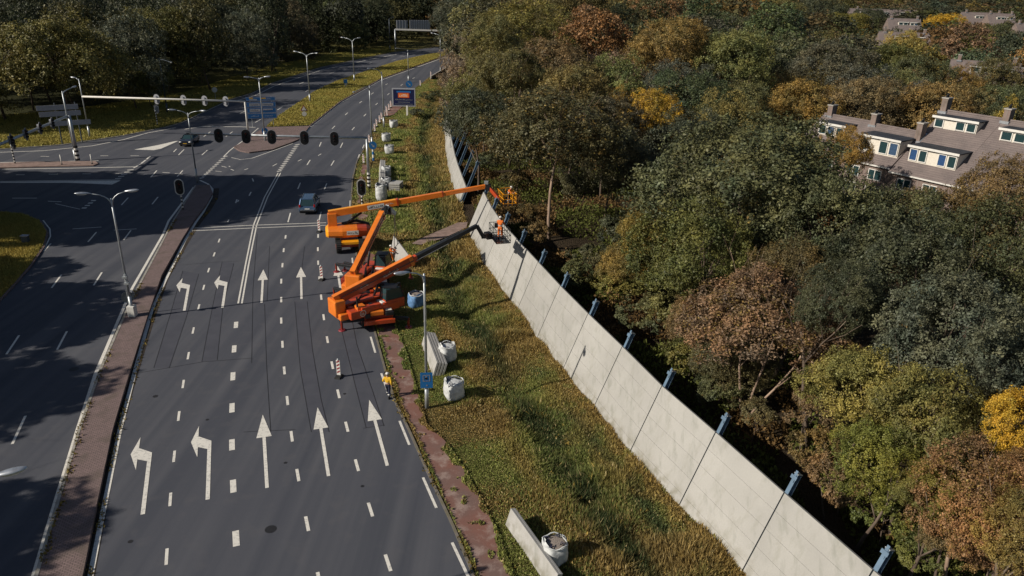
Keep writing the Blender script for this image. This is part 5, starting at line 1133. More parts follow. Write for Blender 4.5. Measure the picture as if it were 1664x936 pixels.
def pose(**k):
    J = dict(hip=(0, 0, .98), chest=(0, .0, 1.32), neck=(0, .0, 1.50), head=(0, -.01, 1.62), shL=(.19, 0, 1.42), shR=(-.19, 0, 1.42), elL=(.27, .03, 1.14), elR=(-.27, .03, 1.14), wrL=(.27, -.08, .92), wrR=(-.27, -.08, .92), haL=(.27, -.11, .84), haR=(-.27, -.11, .84),
             lgL=(.10, 0, .88), lgR=(-.10, 0, .88), knL=(.12, -.03, .5), knR=(-.12, -.02, .5), anL=(.13, .02, .10), anR=(-.13, .02, .10), toL=(.14, -.15, .045), toR=(-.14, -.15, .045)); J.update(k); return J
# the man in yellow walks away from the camera: his right foot forward
person('person in a yellow and orange high visibility jacket and navy trousers walking along the kerb', G(631, 646), R(170), pose(knL=(.10, -.16, .52), anL=(.11, -.20, .12), toL=(.11, -.38, .06), knR=(-.10, .04, .5), anR=(-.10, .20, .12), toR=(-.10, .05, .05), elL=(.30, .02, 1.16), wrL=(.24, -.18, 1.05), haL=(.20, -.26, 1.04), elR=(-.27, .12, 1.15), wrR=(-.29, .06, .93), haR=(-.29, .02, .86)), 'hiviz_yellow', 'navy')
person('person in orange overalls guiding the hanging slab with outstretched arms', G(636, 428), R(75), pose(elL=(.24, -.20, 1.32), wrL=(.18, -.42, 1.28), haL=(.17, -.50, 1.28), elR=(-.24, -.20, 1.30), wrR=(-.18, -.42, 1.22), haR=(-.17, -.50, 1.22), knL=(.14, -.10, .5), anL=(.16, -.18, .1), toL=(.16, -.36, .045), anR=(-.14, .15, .1), toR=(-.14, -.02, .045)), 'hiviz_orange', 'hiviz_orange')
pb_ = person('person in orange overalls and white helmet standing in the dark work basket', BK + wu * -.1, R(165), pose(elL=(.26, -.16, 1.2), wrL=(.20, -.36, 1.12), haL=(.18, -.44, 1.1), elR=(-.26, -.14, 1.18), wrR=(-.20, -.34, 1.12), haR=(-.18, -.42, 1.1)), 'hiviz_orange', 'hiviz_orange')
pb_.scale = (1.1, 1.1, 1.1)
person('person in an orange jacket and white helmet bending over in the yellow basket', BK1 + wv * .1 + wu * -.3, R(60), pose(chest=(0, -.12, 1.28), neck=(0, -.22, 1.44), head=(0, -.28, 1.54), shL=(.19, -.14, 1.36), shR=(-.19, -.14, 1.36), elL=(.24, -.34, 1.14), wrL=(.18, -.52, 1.10), haL=(.16, -.60, 1.09), elR=(-.24, -.34, 1.14), wrR=(-.18, -.52, 1.10), haR=(-.16, -.60, 1.09)), 'hiviz_orange', 'navy')

# ================================================================ HOUSES
def window_(parent, c, w, h, sx, nr, up, n=2, glass='glass', frame='white'):
    """framed window lying on a face: sx along, up, nr outward"""
    mb = MB().use(frame); t = .09
    def bar(u0, u1, v0, v1, m=mb, dep=.10): m.hexa([c + sx * a + up * b + nr * k for k in (0, dep) for a, b in ((u0, v0), (u1, v0), (u1, v1), (u0, v1))])
    bar(-w / 2, w / 2, h / 2 - t, h / 2); bar(-w / 2, w / 2, -h / 2, -h / 2 + t); bar(-w / 2, -w / 2 + t, -h / 2 + t, h / 2 - t); bar(w / 2 - t, w / 2, -h / 2 + t, h / 2 - t)
    for i in range(1, n): x = -w / 2 + w * i / n; bar(x - t / 2, x + t / 2, -h / 2 + t, h / 2 - t)
    f = mb.build('window', parent); g = MB().use(glass); bar(-w / 2 + t, w / 2 - t, -h / 2 + t, h / 2 - t, g, .04); g.build('pane', f); return f
def rowhouse(label, base, e, n, W, ridge, eave, depth_f, depth_b, dorm=(), chim=(), group=None, mat_wall='house_brick', roofm='tiles'):
    """base: ridge start at ground level; e along ridge; n down the front slope"""
    rt = thing('row_house', label, 'house', (base.x, base.y, 0), 0, group); up = Vector((0, 0, 1)); e = e.normalized(); n = n.normalized()
    mb = MB().use(mat_wall); zf, zb = eave, eave if not isinstance(eave, tuple) else eave[1]; zf = eave if not isinstance(eave, tuple) else eave[0]
    P = [(-depth_b, 0), (depth_f, 0), (depth_f, zf), (0, ridge), (-depth_b, zb)]
    b = len(mb.v)
    for s in (0.02, W - .02): mb.v += [tuple(e * s + n * t + up * (z - (.05 if z else 0))) for t, z in P]
    mb.face((4, 3, 2, 1, 0)); mb.face((5, 6, 7, 8, 9)); mb.face((1, 2, 7, 6)); mb.face((5, 9, 4, 0)); mb.build('walls', rt)
    mb = MB().use(roofm); o = .28; th = .16
    sf = (ridge - zf) / depth_f; sb = (ridge - zb) / depth_b
    mb.hexa([e * -.02 + up * ridge, e * W + up * ridge, e * W + n * (depth_f + o) + up * (zf - sf * o), e * -.02 + n * (depth_f + o) + up * (zf - sf * o)] + [q + up * th for q in (e * -.02 + up * ridge, e * W + up * ridge, e * W + n * (depth_f + o) + up * (zf - sf * o), e * -.02 + n * (depth_f + o) + up * (zf - sf * o))])
    mb.hexa([e * -.02 + up * (ridge - .001) , e * -.02 - n * (depth_b + o) + up * (zb - sb * o), e * W - n * (depth_b + o) + up * (zb - sb * o), e * W + up * (ridge - .001)] + [q + up * th for q in (e * -.02 + up * (ridge - .001), e * -.02 - n * (depth_b + o) + up * (zb - sb * o), e * W - n * (depth_b + o) + up * (zb - sb * o), e * W + up * (ridge - .001))])
    roof = mb.build('roof', rt)
    MB().use('tiles').tube([e * 0 + up * (ridge + th + .02), e * W + up * (ridge + th + .02)], .13, 8).build('ridge_tiles', roof); MB().use('white').beam(e * 0 + n * (depth_f + o + .05) + up * (zf - sf * o + .05), e * W + n * (depth_f + o + .05) + up * (zf - sf * o + .05), .14, .16).build('gutter', roof)
    for (s, w, t, h, k, gl) in dorm:      # dormer: start along ridge, width, front distance down slope, height, panes, glass
        zt = ridge - sf * t; c = e * (s + w / 2); d_in = min(h / sf + .3, t + .0) ; top = zt + h
        dm = MB().use('cream'); P0 = c - e * w / 2 + n * t; P1 = c + e * w / 2 + n * t; Q0 = P0 - n * d_in; Q1 = P1 - n * d_in
        dm.hexa([P0 + up * (zt - .1), P1 + up * (zt - .1), Q1 + up * (zt - .1), Q0 + up * (zt - .1), P0 + up * top, P1 + up * top, Q1 + up * top, Q0 + up * top]); do = dm.build('dormer', roof)
        MB().use('flat_roof').hexa([q + up * z + off for z in (top + .002, top + .14) for q, off in ((P0, n * .3 - e * .2), (P1, n * .3 + e * .2), (Q1, e * .2), (Q0, -e * .2))]).build('dormer_roof', do)
        MB().use('white').hexa([P0 + n * .31 - e * .22 + up * (top - .1), P1 + n * .31 + e * .22 + up * (top - .1), P1 + n * .36 + e * .22 + up * (top - .1), P0 + n * .36 - e * .22 + up * (top - .1), P0 + n * .31 - e * .22 + up * (top + .17), P1 + n * .31 + e * .22 + up * (top + .17), P1 + n * .36 + e * .22 + up * (top + .17), P0 + n * .36 - e * .22 + up * (top + .17)]).build('fascia', do)
        ww = w / k
        for i in range(k):
            cc = P0 + e * (ww * (i + .5)) + up * (zt + h * .52) + n * .01; g = gl[i % len(gl)]
            if g == 'x': continue
            mb = MB(); window_(do, cc, ww * .86, h * .72, e, n, up, 1, {'g': 'glass', 'b': 'blue_panel', 'w': 'glass_blue'}[g])
        if any(g == 'd' for g in gl): pass
    for (s, t, hh) in chim:
        z = ridge - (sf * t if t > 0 else -sb * t); c = e * s + n * t; zt_ = z + hh; mb = MB().use('house_brick'); mb.hexa([c + e * a * .35 + n * b_ * .55 + up * k for k in (z - .5, zt_) for a, b_ in ((-1, -1), (-1, 1), (1, 1), (1, -1))]); ch = mb.build('chimney', roof)
        MB().use('kerb_concrete').hexa([c + e * a * .43 + n * b_ * .63 + up * k for k in (zt_, zt_ + .14) for a, b_ in ((-1, -1), (-1, 1), (1, 1), (1, -1))]).build('cap', ch); MB().use('dark_steel').tube([c + up * (zt_ + .1), c + up * (zt_ + .6)], .12, 8).tube([c + n * .3 + up * (zt_ + .1), c + n * .3 + up * (zt_ + .45)], .1, 8).build('flue', ch)
        MB().use('alu_stripe').hexa([c + e * a * .5 + n * b_ * .72 + up * (z - (sf if t > 0 else 0) * .72 * b_ + k) for k in (-.1, .22) for a, b_ in ((-1, -1), (-1, 1), (1, 1), (1, -1))]).build('flashing', ch)
    # front wall windows on the lower storeys
    for zz in (1.2, zf - 1.3 if zf > 4 else 1.2):
        for k in range(2): window_(rt, e * (W * (.28 + .44 * k)) + n * (depth_f + .0) + up * zz, 1.7, 1.3, e, n, up, 2)
        if zf <= 4: break
    return rt
eH = Vector((.57, -.82, 0)).normalized(); nH = Vector((-.82, -.57, 0)).normalized(); R0 = Vector((41.9, 103.2, 0))
def HB(s, t=0): return R0 + eH * s + nH * t
rowhouse('leftmost near row house with one chimney and a half hidden dormer', HB(0), eH, nH, 7.2, 8.3, 4.6, 5.4, 4.5, [(1.6, 3.8, 3.2, 1.7, 3, 'gwg')], [(.9, -.2, 1.5)])
rowhouse('row house second from the left with a wide black roofed dormer', HB(7.22, .3), eH, nH, 6.6, 8.15, 4.6, 5.4, 4.5, [(1.2, 5.2, 4.2, 2.15, 4, 'gxgw')], [(.2, -.2, 1.5)])
rowhouse('tall middle row house with two stacked dormers, the lower with a blue door', HB(13.84, -3.4), eH, nH, 7.0, 10.6, 4.3, 9.2, 4.5, [(.5, 5.0, 2.6, 1.45, 4, 'gxgg'), (1.0, 5.6, 7.7, 1.95, 5, 'bgxbg')], [(.1, -.1, 1.7), (.1, 4.4, 1.9)])
rowhouse('tall row house with a blue framed upper dormer behind the pine', HB(20.86, -3.4), eH, nH, 6.6, 10.55, 4.3, 9.2, 4.5, [(1.2, 4.2, 2.8, 1.45, 3, 'ggg')], [(.3, -.1, 1.5)])
rowhouse('row house right of the pine with blue doors', HB(27.48, -3.0), eH, nH, 7.0, 9.9, 5.0, 7.6, 4.5, [(1.0, 4.6, 3.0, 1.5, 3, 'gbg')], [(.3, -.1, 1.4)])
rowhouse('pale walled house with tall blue windows at the right edge of the photo', HB(34.6, 1.5), eH, nH, 8.0, 8.8, 5.6, 5.0, 4.5, [], [], mat_wall='pale_wall')
eF = Vector((.9, -.43, 0)); nF = Vector((-.43, -.9, 0))
for lab, (x, y, z), W, az in (('far long roofed house at the top of the photo, left of the others', (1380, 14, 11), 40, .1), ('far grey roofed house with a lit gable between the treetops', (1428, 52, 10), 16, .2), ('far house with white dormers left of the round dark tree', (1442, 30, 11), 14, .15),
                              ('far house with a pale gable extension at the upper right', (1562, 20, 12), 22, .1), ('red roofed far house right of the pale gable', (1604, 22, 12), 14, .1), ('far house at the top right corner with a turquoise gable', (1650, 38, 11), 14, .05), ('grey roofed house half hidden among the trees below the yellow tree', (1545, 98, 9), 14, .5), ('grey roof behind the dark trees at the right edge', (1640, 120, 8), 16, .3)):
    p = G(x, y, z); ee = Vector((math.cos(-az), math.sin(-az), 0)); rowhouse(lab, Vector((p.x, p.y, 0)), ee, Vector((ee.y, -ee.x, 0)), W, z, z * .55, 6, 5, [(W * .3, 4, 3.2, 1.4, 2, 'gg'), (W * .65, 3.4, 3.2, 1.3, 2, 'gw')] if W < 30 else [(6, 4, 3.2, 1.4, 2, 'gg'), (18, 4, 3.2, 1.4, 2, 'gg'), (29, 4, 3.2, 1.4, 2, 'gg')], [(W * .12, 0, 1.3), (W * .9, 0, 1.3)])

# white pergolas and sheds along the garden side of the near row
for k, (x, y, w_) in enumerate(((1428, 292, 3.6), (1468, 300, 3.2), (1510, 308, 3.6))):
    p = G(x, y, 2.4); rt = thing('garden_shed', ('white flat roofed garden shed below the wide dormer house', 'white flat roofed garden shed, middle of three by the near row', 'white flat roofed garden shed below the two stacked dormers')[k], 'shed', (p.x, p.y, 0), math.atan2(eH.y, eH.x))
    MB().use('pale_wall').box((0, 0, 1.15), (w_, 2.4, 2.3)).build('walls', rt); MB().use('white').box((0, 0, 2.38), (w_ + .4, 2.8, .14)).build('roof', rt); f_ = MB().use('white').box((0, -1.23, 1.0), (1.0, .06, 2.0)).build('door', rt); MB().use('glass').box((w_ * .3, -1.23, 1.4), (.8, .05, .7)).build('window', rt)
# ================================================================ TREES
def leaf_cloud(name, P, Nrm, S, tint, aspect=1.0):
    n = len(P); r = RNG.normal(size=(n, 3)); t1 = np.cross(Nrm, r); t1 /= np.linalg.norm(t1, axis=1)[:, None] + 1e-9; t2 = np.cross(Nrm, t1)
    a = t1 * (S * .5)[:, None]; b = t2 * (S * .5 * aspect)[:, None]; V = np.stack([P - a * .9, P - b * .55 + a * .05 + Nrm * (S * .12)[:, None], P + a, P + b * .55 + a * .05 + Nrm * (S * .12)[:, None]], 1).reshape(-1, 3)
    me = bpy.data.meshes.new(name); me.vertices.add(n * 4); me.vertices.foreach_set('co', V.astype(np.float32).ravel()); me.loops.add(n * 4); me.loops.foreach_set('vertex_index', np.arange(n * 4, dtype=np.int32))
    me.polygons.add(n); me.polygons.foreach_set('loop_start', np.arange(0, n * 4, 4, dtype=np.int32)); me.materials.append(MATS['leaf']); me.update(calc_edges=True)
    ca = me.color_attributes.new('tint', 'FLOAT_COLOR', 'POINT'); ca.data.foreach_set('color', np.repeat(np.concatenate([tint, np.ones((n, 1))], 1), 4, 0).astype(np.float32).ravel()); return me
def crown(kind, n, leaf, seed):
    """unit crown: about 1 in radius; returns a mesh of many small leaf faces gathered in clumps along the boughs"""
    g = np.random.default_rng(seed); K = {'round': 105, 'tall': 105, 'weep': 60, 'bush': 34, 'pine': 80}[kind]
    d = g.normal(size=(K * 3, 3)); d /= np.linalg.norm(d, axis=1)[:, None]; d = d[d[:, 2] > (-.55 if kind != 'bush' else -.1)][:int(K * 1.2)]; K = len(d)
    pat = np.sin(d[:, 0] * 4.3 + seed) * np.cos(d[:, 1] * 3.9 + seed * 2) + .6 * np.sin(d[:, 2] * 5 + seed * 3 + d[:, 0] * 2)
    kp = pat > -.75; d, pat = d[kp], pat[kp]; K = len(d); lob = 1 + .16 * pat + g.normal(0, .10, K)
    rad = (.74 * lob) * np.where(g.random(K) < .25, .62, 1); Cn = d * rad[:, None]; cr = .13 + .17 * g.random(K) ** 1.5
    Cn[:, 2] *= {'round': .82, 'tall': 1.35, 'weep': .85, 'bush': .7, 'pine': 1.5}[kind]
    if kind == 'pine': tt = (Cn[:, 2] + 1.2) / 2.4; Cn[:, :2] *= (1.15 - .9 * tt.clip(0, 1))[:, None]; cr *= .8
    w = cr ** 2 * (.6 + .8 * g.random(K)); idx = g.choice(K, n, p=w / w.sum()); u = g.normal(size=(n, 3)); u /= np.linalg.norm(u, axis=1)[:, None]
    out = Cn[idx] / (np.linalg.norm(Cn[idx], axis=1)[:, None] + 1e-6); flip = (u * out).sum(1) < -.25; u[flip] *= -1
    # twigs: second level clumps make the outline ragged
    k2 = g.normal(size=(K, 14, 3)); k2 /= np.linalg.norm(k2, axis=2)[..., None]; j2 = g.integers(0, 14, n); tw = k2[idx, j2]; tw = np.where(((tw * out).sum(1) < -.2)[:, None], -tw, tw)
    P = Cn[idx] + (tw * ((.75 + .35 * tw[:, 2:3] * 0 + .45 * g.random((K, 14))[idx, j2][:, None]) * cr[idx][:, None])) + u * (cr[idx] * .33 * g.random(n) ** .5)[:, None] + g.normal(0, .02, (n, 3))
    if kind == 'weep':
        st = g.integers(0, 420, n); ang = g.random(420) * 2 * np.pi; rr = .25 + .7 * g.random(420) ** .7; top = .62 * np.sqrt(np.clip(1.1 - rr ** 2, 0, 2)) * (.75 + .5 * g.random(420)); ln = .35 + .6 * g.random(420)
        t = g.random(n); s_ = g.random(n) < .72; Q = np.stack([np.cos(ang[st]) * rr[st] * (1 + .08 * t), np.sin(ang[st]) * rr[st] * (1 + .08 * t), top[st] - ln[st] * t], -1) + g.normal(0, .022, (n, 3)); P = np.where(s_[:, None], Q, P)
    Nrm = u * .55 + out * .35 + g.normal(0, .55, (n, 3)); Nrm[:, 2] += .25; Nrm /= np.linalg.norm(Nrm, axis=1)[:, None]
    S = leaf * (.45 + 1.1 * g.random(n) ** 1.6); cl = g.random(K)[idx]; c2 = g.random((K, 14))[idx, j2]
    tint = np.stack([(.25 * cl + .35 * c2 + .4 * g.random(n)), (.5 * c2 + .5 * cl) * .75 + .25 * g.random(n), g.random(n)], -1)
    return leaf_cloud('crown_mesh', P, Nrm, S, tint, 1.0 if kind != 'weep' else .7)
CR = {}
for kind, vs_, n, leaf in (('round', 5, 44000, .036), ('tall', 3, 40000, .037), ('weep', 2, 34000, .032), ('bush', 3, 11000, .065), ('pine', 1, 18000, .045)):
    for i in range(vs_): CR[(kind, i)] = crown(kind, n, leaf, 10 * i + len(kind))
for i in range(2): CR[('dense', i)] = crown('tall', 26000, .085, 60 + i)
for i in range(4): CR[('far', i)] = crown('round' if i < 2 else 'tall', 9000, .072, 90 + i)
NV = {'dense': 2, 'round': 5, 'tall': 3, 'weep': 2, 'bush': 3, 'pine': 1, 'far': 4}
TRK = []
def trunk_mesh(seed, bark, multi):
    r = random.Random(seed); mb = MB().use(bark)   # unit height 1 to the crown centre
    def limb(p, d, L, rad, lev):
        pts = [p]; rs = [rad]; q = p
        for i in range(4):
            d = (d + Vector((r.uniform(-.18, .18), r.uniform(-.18, .18), r.uniform(-.04, .14)))).normalized(); q = q + d * L / 4; pts.append(q); rs.append(rad * (1 - .16 * (i + 1)))
        mb.tube(pts, rs, 7 if lev < 2 else 5)
        if lev < 2:
            for k in range(4 if lev == 0 else 3):
                i = r.choice((2, 3, 4)); a = r.uniform(0, 6.28); nd = (d + Vector((math.cos(a), math.sin(a), r.uniform(.1, .7))) * .85).normalized(); limb(pts[i], nd, L * r.uniform(.45, .62), rs[i] * .62, lev + 1)
    if multi:
        for k in range(3): a = k * 2.1 + r.random(); limb(Vector((math.cos(a) * .02, math.sin(a) * .02, 0)), Vector((math.cos(a) * .28, math.sin(a) * .28, 1)).normalized(), .95, .013, 0 if k == 0 else 1)
    else: limb(Vector((0, 0, 0)), Vector((r.uniform(-.06, .06), 0, 1)), .82, .019, 0)
    o = mb.build('trunk_src', smooth=True); me = o.data; bpy.data.objects.remove(o, do_unlink=True); return me
TRK = [trunk_mesh(i, 'bark', False) for i in range(3)] + [trunk_mesh(7, 'bark_pale', True), trunk_mesh(9, 'bark_pale', False)]
ntree = [0]
def tree(name, label, base, h, rx, kind, colr, group=None, rz_scale=None, trunk=None, acc=.0, cat='tree', crown_z=None, z0=None):
    """h = height of the top; rx = crown radius; rz = vertical radius of the crown"""
    ntree[0] += 1; k = ntree[0]; z0 = float(terrain_z(np.array(base.x), np.array(base.y))) if z0 is None else z0
    root = thing(name, label, cat, (base.x, base.y, z0 - .05), random.uniform(0, 6.28), group)
    fac = {'round': .95, 'tall': 1.6, 'weep': .9, 'bush': .8, 'pine': 1.75, 'far': 1.1, 'dense': 1.6}[kind]
    rz = rz_scale if rz_scale else rx * fac / {'round': .95, 'tall': 1.6, 'weep': .9, 'bush': .8, 'pine': 1.75, 'far': 1.1, 'dense': 1.6}[kind]
    ext = {'round': .86, 'tall': 1.35, 'weep': .85, 'bush': .75, 'pine': 1.5, 'far': 1.0, 'dense': 1.35}[kind]
    cz = h - rz * ext
    c = bpy.data.objects.new('crown', CR[(kind, k % NV[kind])]); col.objects.link(c); c.parent = root; c.location = (0, 0, max(cz, .2)); c.scale = (rx, rx * random.uniform(.9, 1.1), rz); c.color = (*colr, acc)
    t = bpy.data.objects.new('trunk' if kind != 'bush' else 'stem', TRK[trunk if trunk is not None else k % 3]); col.objects.link(t); t.parent = root; hh = max(cz + rz * .3, .4); t.scale = (hh * .9, hh * .9, hh)
    return root
DG = (.042, .048, .026); GG = (.060, .066, .030); OL = (.105, .098, .035); BR = (.120, .084, .045); RB = (.125, .082, .048); YE = (.27, .175, .02); YG = (.130, .120, .034); PY = (.22, .175, .05); PK = (.17, .12, .08); GY = (.062, .070, .045); BK_ = (.030, .036, .018)
placed = []
def T(px, py, h, rpx, kind, colr, label, name=None, acc=.06, trunk=None, rz=None, cat='tree', cf=.62):
    """px, py: where the crown centre shows in the photo; rpx its half width there"""
    p = G(px, py, h * cf); w = (Vector((p.x, p.y, h * cf)) - CAM).dot(FW); rx = rpx * w / FPX * 1.08; placed.append((p.x, p.y, rx))
    nm = name or {'round': 'broadleaf_tree', 'tall': 'broadleaf_tree', 'weep': 'weeping_tree', 'bush': 'bush', 'pine': 'pine_tree', 'far': 'broadleaf_tree'}[kind]
    return tree(nm, label, p, h, rx, kind, colr, None, rz or min(rx * 1.0, h * .55), trunk, acc, cat)
# --- the wood behind the wall, from the wall outwards
T(1232, 545, 9.5, 118, 'round', RB, 'red brown tree with pale forked trunks standing at the bare soil behind the wall', acc=.3, trunk=3, rz=3.4)
T(900, 225, 15, 112, 'round', (.062, .058, .026), 'tall brown green tree with a pale bare trunk just behind the wall end', acc=.3, trunk=4, rz=5.0, cf=.70)
T(1215, 330, 15, 150, 'round', GG, 'broad dark green oak filling the middle of the wood', acc=.08, rz=6.0)
T(1330, 400, 13, 100, 'round', GG, 'dark green tree below the orange topped one', acc=.06)
T(1120, 420, 11, 92, 'round', (.07, .075, .022), 'olive green tree between the pale trunk and the broad oak', acc=.08)
T(1050, 395, 8, 50, 'round', (.12, .095, .022), 'small golden brown tree behind the bushes by the wall', acc=.4)
T(1005, 130, 14, 70, 'weep', PK, 'pinkish brown weeping tree at the upper middle of the wood', acc=.3)
T(935, 145, 13, 55, 'weep', BR, 'rust brown weeping tree left of the pinkish one', acc=.3)
T(1060, 208, 12, 46, 'round', YE, 'orange and yellow maple glowing in the dark upper wood', acc=.5)
T(1012, 190, 11, 30, 'round', (.17, .115, .025), 'gold brown young tree left of the orange maple', acc=.4)
T(1110, 120, 13, 52, 'weep', RB, 'orange brown weeping tree above the orange maple, left of two', acc=.4)
T(1170, 118, 13, 48, 'weep', (.17, .11, .035), 'tan weeping tree above the orange maple, right of two', acc=.4)
T(1150, 68, 17, 68, 'round', GG, 'dense green dome shaped tree above the weeping trees', acc=.02)
T(1235, 68, 17, 55, 'round', DG, 'very dark green tree right of the dense green dome')
T(1235, 130, 13, 52, 'round', DG, 'dark green tree in shade right of the tan weeping tree')
T(1062, 38, 21, 55, 'tall', (.15, .088, .04), 'brown birch at the top of the wood with a visible pale stem', acc=.3, trunk=4)
T(1130, 18, 20, 48, 'round', (.13, .09, .035), 'brownish tree at the top edge beyond the birch', acc=.3)
T(1215, 24, 19, 48, 'round', (.18, .12, .03), 'golden brown tree at the top edge above the dark green ones', acc=.3)
T(1275, 30, 18, 42, 'round', OL, 'olive tree at the top edge left of the dark round pair')
T(1320, 78, 12, 55, 'round', OL, 'olive yellow round topped tree left of the far grey roof')
T(1318, 140, 12, 36, 'weep', PY, 'pale yellow weeping tree above the row houses', acc=.1)
T(1260, 160, 12, 30, 'weep', (.15, .10, .03), 'small golden brown tree left of the pale yellow weeping one', acc=.4)
T(1375, 40, 12, 34, 'round', (.12, .11, .025), 'small olive topped tree in front of the far roofs'); T(1410, 28, 12, 28, 'round', DG, 'small dark green tree in front of the far roofs')
T(1335, 18, 18, 44, 'round', DG, 'dark round tree at the top edge before the long roof')
T(1440, 105, 12, 52, 'round', (.075, .08, .024), 'green olive tree in the gap behind the row houses', acc=.1)
T(1490, 130, 12, 50, 'round', GG, 'tall green tree directly behind the middle chimneys', acc=.12)
T(1415, 150, 11, 44, 'round', DG, 'dark tree in shade behind the left chimneys')
T(1535, 42, 13, 36, 'round', YE, 'bright yellow tree standing before the far roofs', acc=.1)
T(1492, 22, 14, 34, 'round', DG, 'round dark green tree left of the bright yellow tree')
T(1470, 72, 11, 28, 'round', PY, 'pale yellow bush like tree below the bright yellow one', acc=.3)
T(1592, 70, 12, 38, 'round', (.09, .07, .035), 'thin brown green tree right of the bright yellow one', acc=.35)
T(1625, 55, 13, 32, 'tall', GG, 'narrow green tree at the upper right'); T(1615, 130, 11, 40, 'round', (.07, .066, .028), 'dark brownish tree right of the half hidden grey roof', acc=.3)
T(1560, 140, 10, 34, 'round', (.12, .075, .022), 'low orange brown tree just behind the roof ridges', acc=.5)
T(1655, 90, 13, 30, 'round', DG, 'dark tree at the right edge near the top')
T(778, 215, 13, 56, 'round', DG, 'dark green tree at the left edge of the wood beside the low wall section')
T(755, 115, 14, 42, 'tall', (.16, .125, .085), 'pale pinkish grey willow leaning over the far kerb', acc=.2)
T(850, 78, 22, 76, 'tall', (.12, .108, .03), 'tall yellow olive poplar at the top of the wood', acc=.15, rz=5.5)
T(800, 100, 20, 50, 'tall', OL, 'yellow green tree behind the pinkish grey willow', acc=.15)
T(748, 35, 23, 40, 'tall', GY, 'grey green tree rising over the far road at the top')
T(830, 155, 16, 52, 'round', (.075, .070, .026), 'olive dark tree between the poplar and the brown green tree', acc=.2)
T(930, 48, 22, 62, 'round', (.09, .078, .03), 'brown green tree at the top right of the poplar', acc=.2)
T(990, 58, 19, 46, 'round', BK_, 'almost black shaded tree left of the brown birch')
T(1366, 262, 10, 40, 'round', (.16, .098, .022), 'orange brown tree hiding the left row house', acc=.55)
T(1632, 205, 12, 34, 'pine', (.17, .135, .028), 'yellow green pine in front of the right row houses', 'pine_tree', rz=4.5)
T(1540, 392, 11, 88, 'round', (.095, .07, .03), 'brown green tree below the row houses', acc=.3)
T(1440, 396, 11, 80, 'round', GG, 'dark green tree below the orange brown one', acc=.08)
T(1625, 345, 12, 64, 'round', (.10, .073, .035), 'brown tipped tree at the right edge below the houses', acc=.35)
T(1445, 480, 13, 105, 'round', DG, 'large dark green tree in the middle right of the wood', acc=.06)
T(1590, 460, 13, 105, 'round', (.048, .052, .022), 'large dark tree at the right edge, middle height', acc=.10)
T(1530, 590, 12, 105, 'round', GY, 'grey green tree right of the yellow ones', acc=.05)
T(1350, 560, 11, 62, 'round', DG, 'dark green tree between the red brown tree and the large dark one')
T(1388, 665, 8.5, 78, 'round', YG, 'yellow green tree in the lower wood with sunlit leaves', acc=.12)
T(1490, 715, 9, 82, 'round', (.105, .10, .03), 'yellow olive tree right of the sunlit yellow green one', acc=.15)
T(1652, 745, 9, 62, 'round', YE, 'yellow tree cut by the right edge of the photo', acc=.1)
T(1610, 655, 10, 72, 'round', GY, 'grey green tree above the yellow tree at the right edge')
T(1575, 850, 8, 92, 'round', (.145, .085, .04), 'red brown tree in the lower right corner', acc=.35, trunk=4)
T(1420, 775, 7, 68, 'round', (.10, .105, .022), 'green bushy tree beside the wall in the lower right', acc=.12)
T(1500, 840, 7, 48, 'round', (.10, .095, .025), 'olive bushy tree between the wall and the red brown corner tree', acc=.25)
T(1650, 930, 8, 70, 'round', (.13, .10, .03), 'golden brown tree at the bottom right corner', acc=.3)
T(1280, 480, 10, 60, 'round', (.075, .06, .025), 'brownish green tree just above the red brown one', acc=.2)
for i, (x, y, h, r, c_, l) in enumerate(((1000, 470, 2.8, 48, YG, 'yellow green bush behind the wall, third post from its far end'), (965, 420, 2.6, 40, (.06, .06, .03), 'grey green bush at the foot of the pale trunk'), (1060, 520, 3.2, 56, GG, 'green bush behind the wall beside the tilted post'), (1120, 590, 3.2, 50, (.095, .088, .025), 'olive bush at the wall left of the red brown tree'),
                                         (1170, 640, 2.4, 42, GG, 'low green bush at the edge of the bare soil'), (1330, 740, 3, 46, (.11, .08, .03), 'brown bush right of the pale forked trunks'), (1370, 800, 3, 40, (.10, .11, .025), 'bright green bush by the wall shadow'), (1440, 850, 3, 46, (.09, .10, .025), 'green bush in the lower right near the last posts'), (1500, 915, 3, 44, (.075, .085, .025), 'dark bush at the bottom edge behind the wall'),
                                         (790, 268, 3.6, 30, GG, 'dark green bush behind the bare blue posts'), (835, 300, 3, 28, (.085, .07, .03), 'brown green bush right of the bare posts'), (705, 152, 2.6, 22, GG, 'low dark bush on the grass left of the last posts'), (678, 183, 1.6, 14, GY, 'grey green shrub at the foot of the billboard'), (1010, 385, 4, 40, DG, 'dark bush in the shade right of the pale trunk'), (850, 350, 2.6, 26, (.10, .075, .03), 'brown bush behind the yellow basket'), (1085, 460, 4, 56, (.075, .080, .024), 'leafy green bush in the middle of the wood edge'))):
    T(x, y, h, r, 'bush', c_, l, acc=.15, cf=.5)
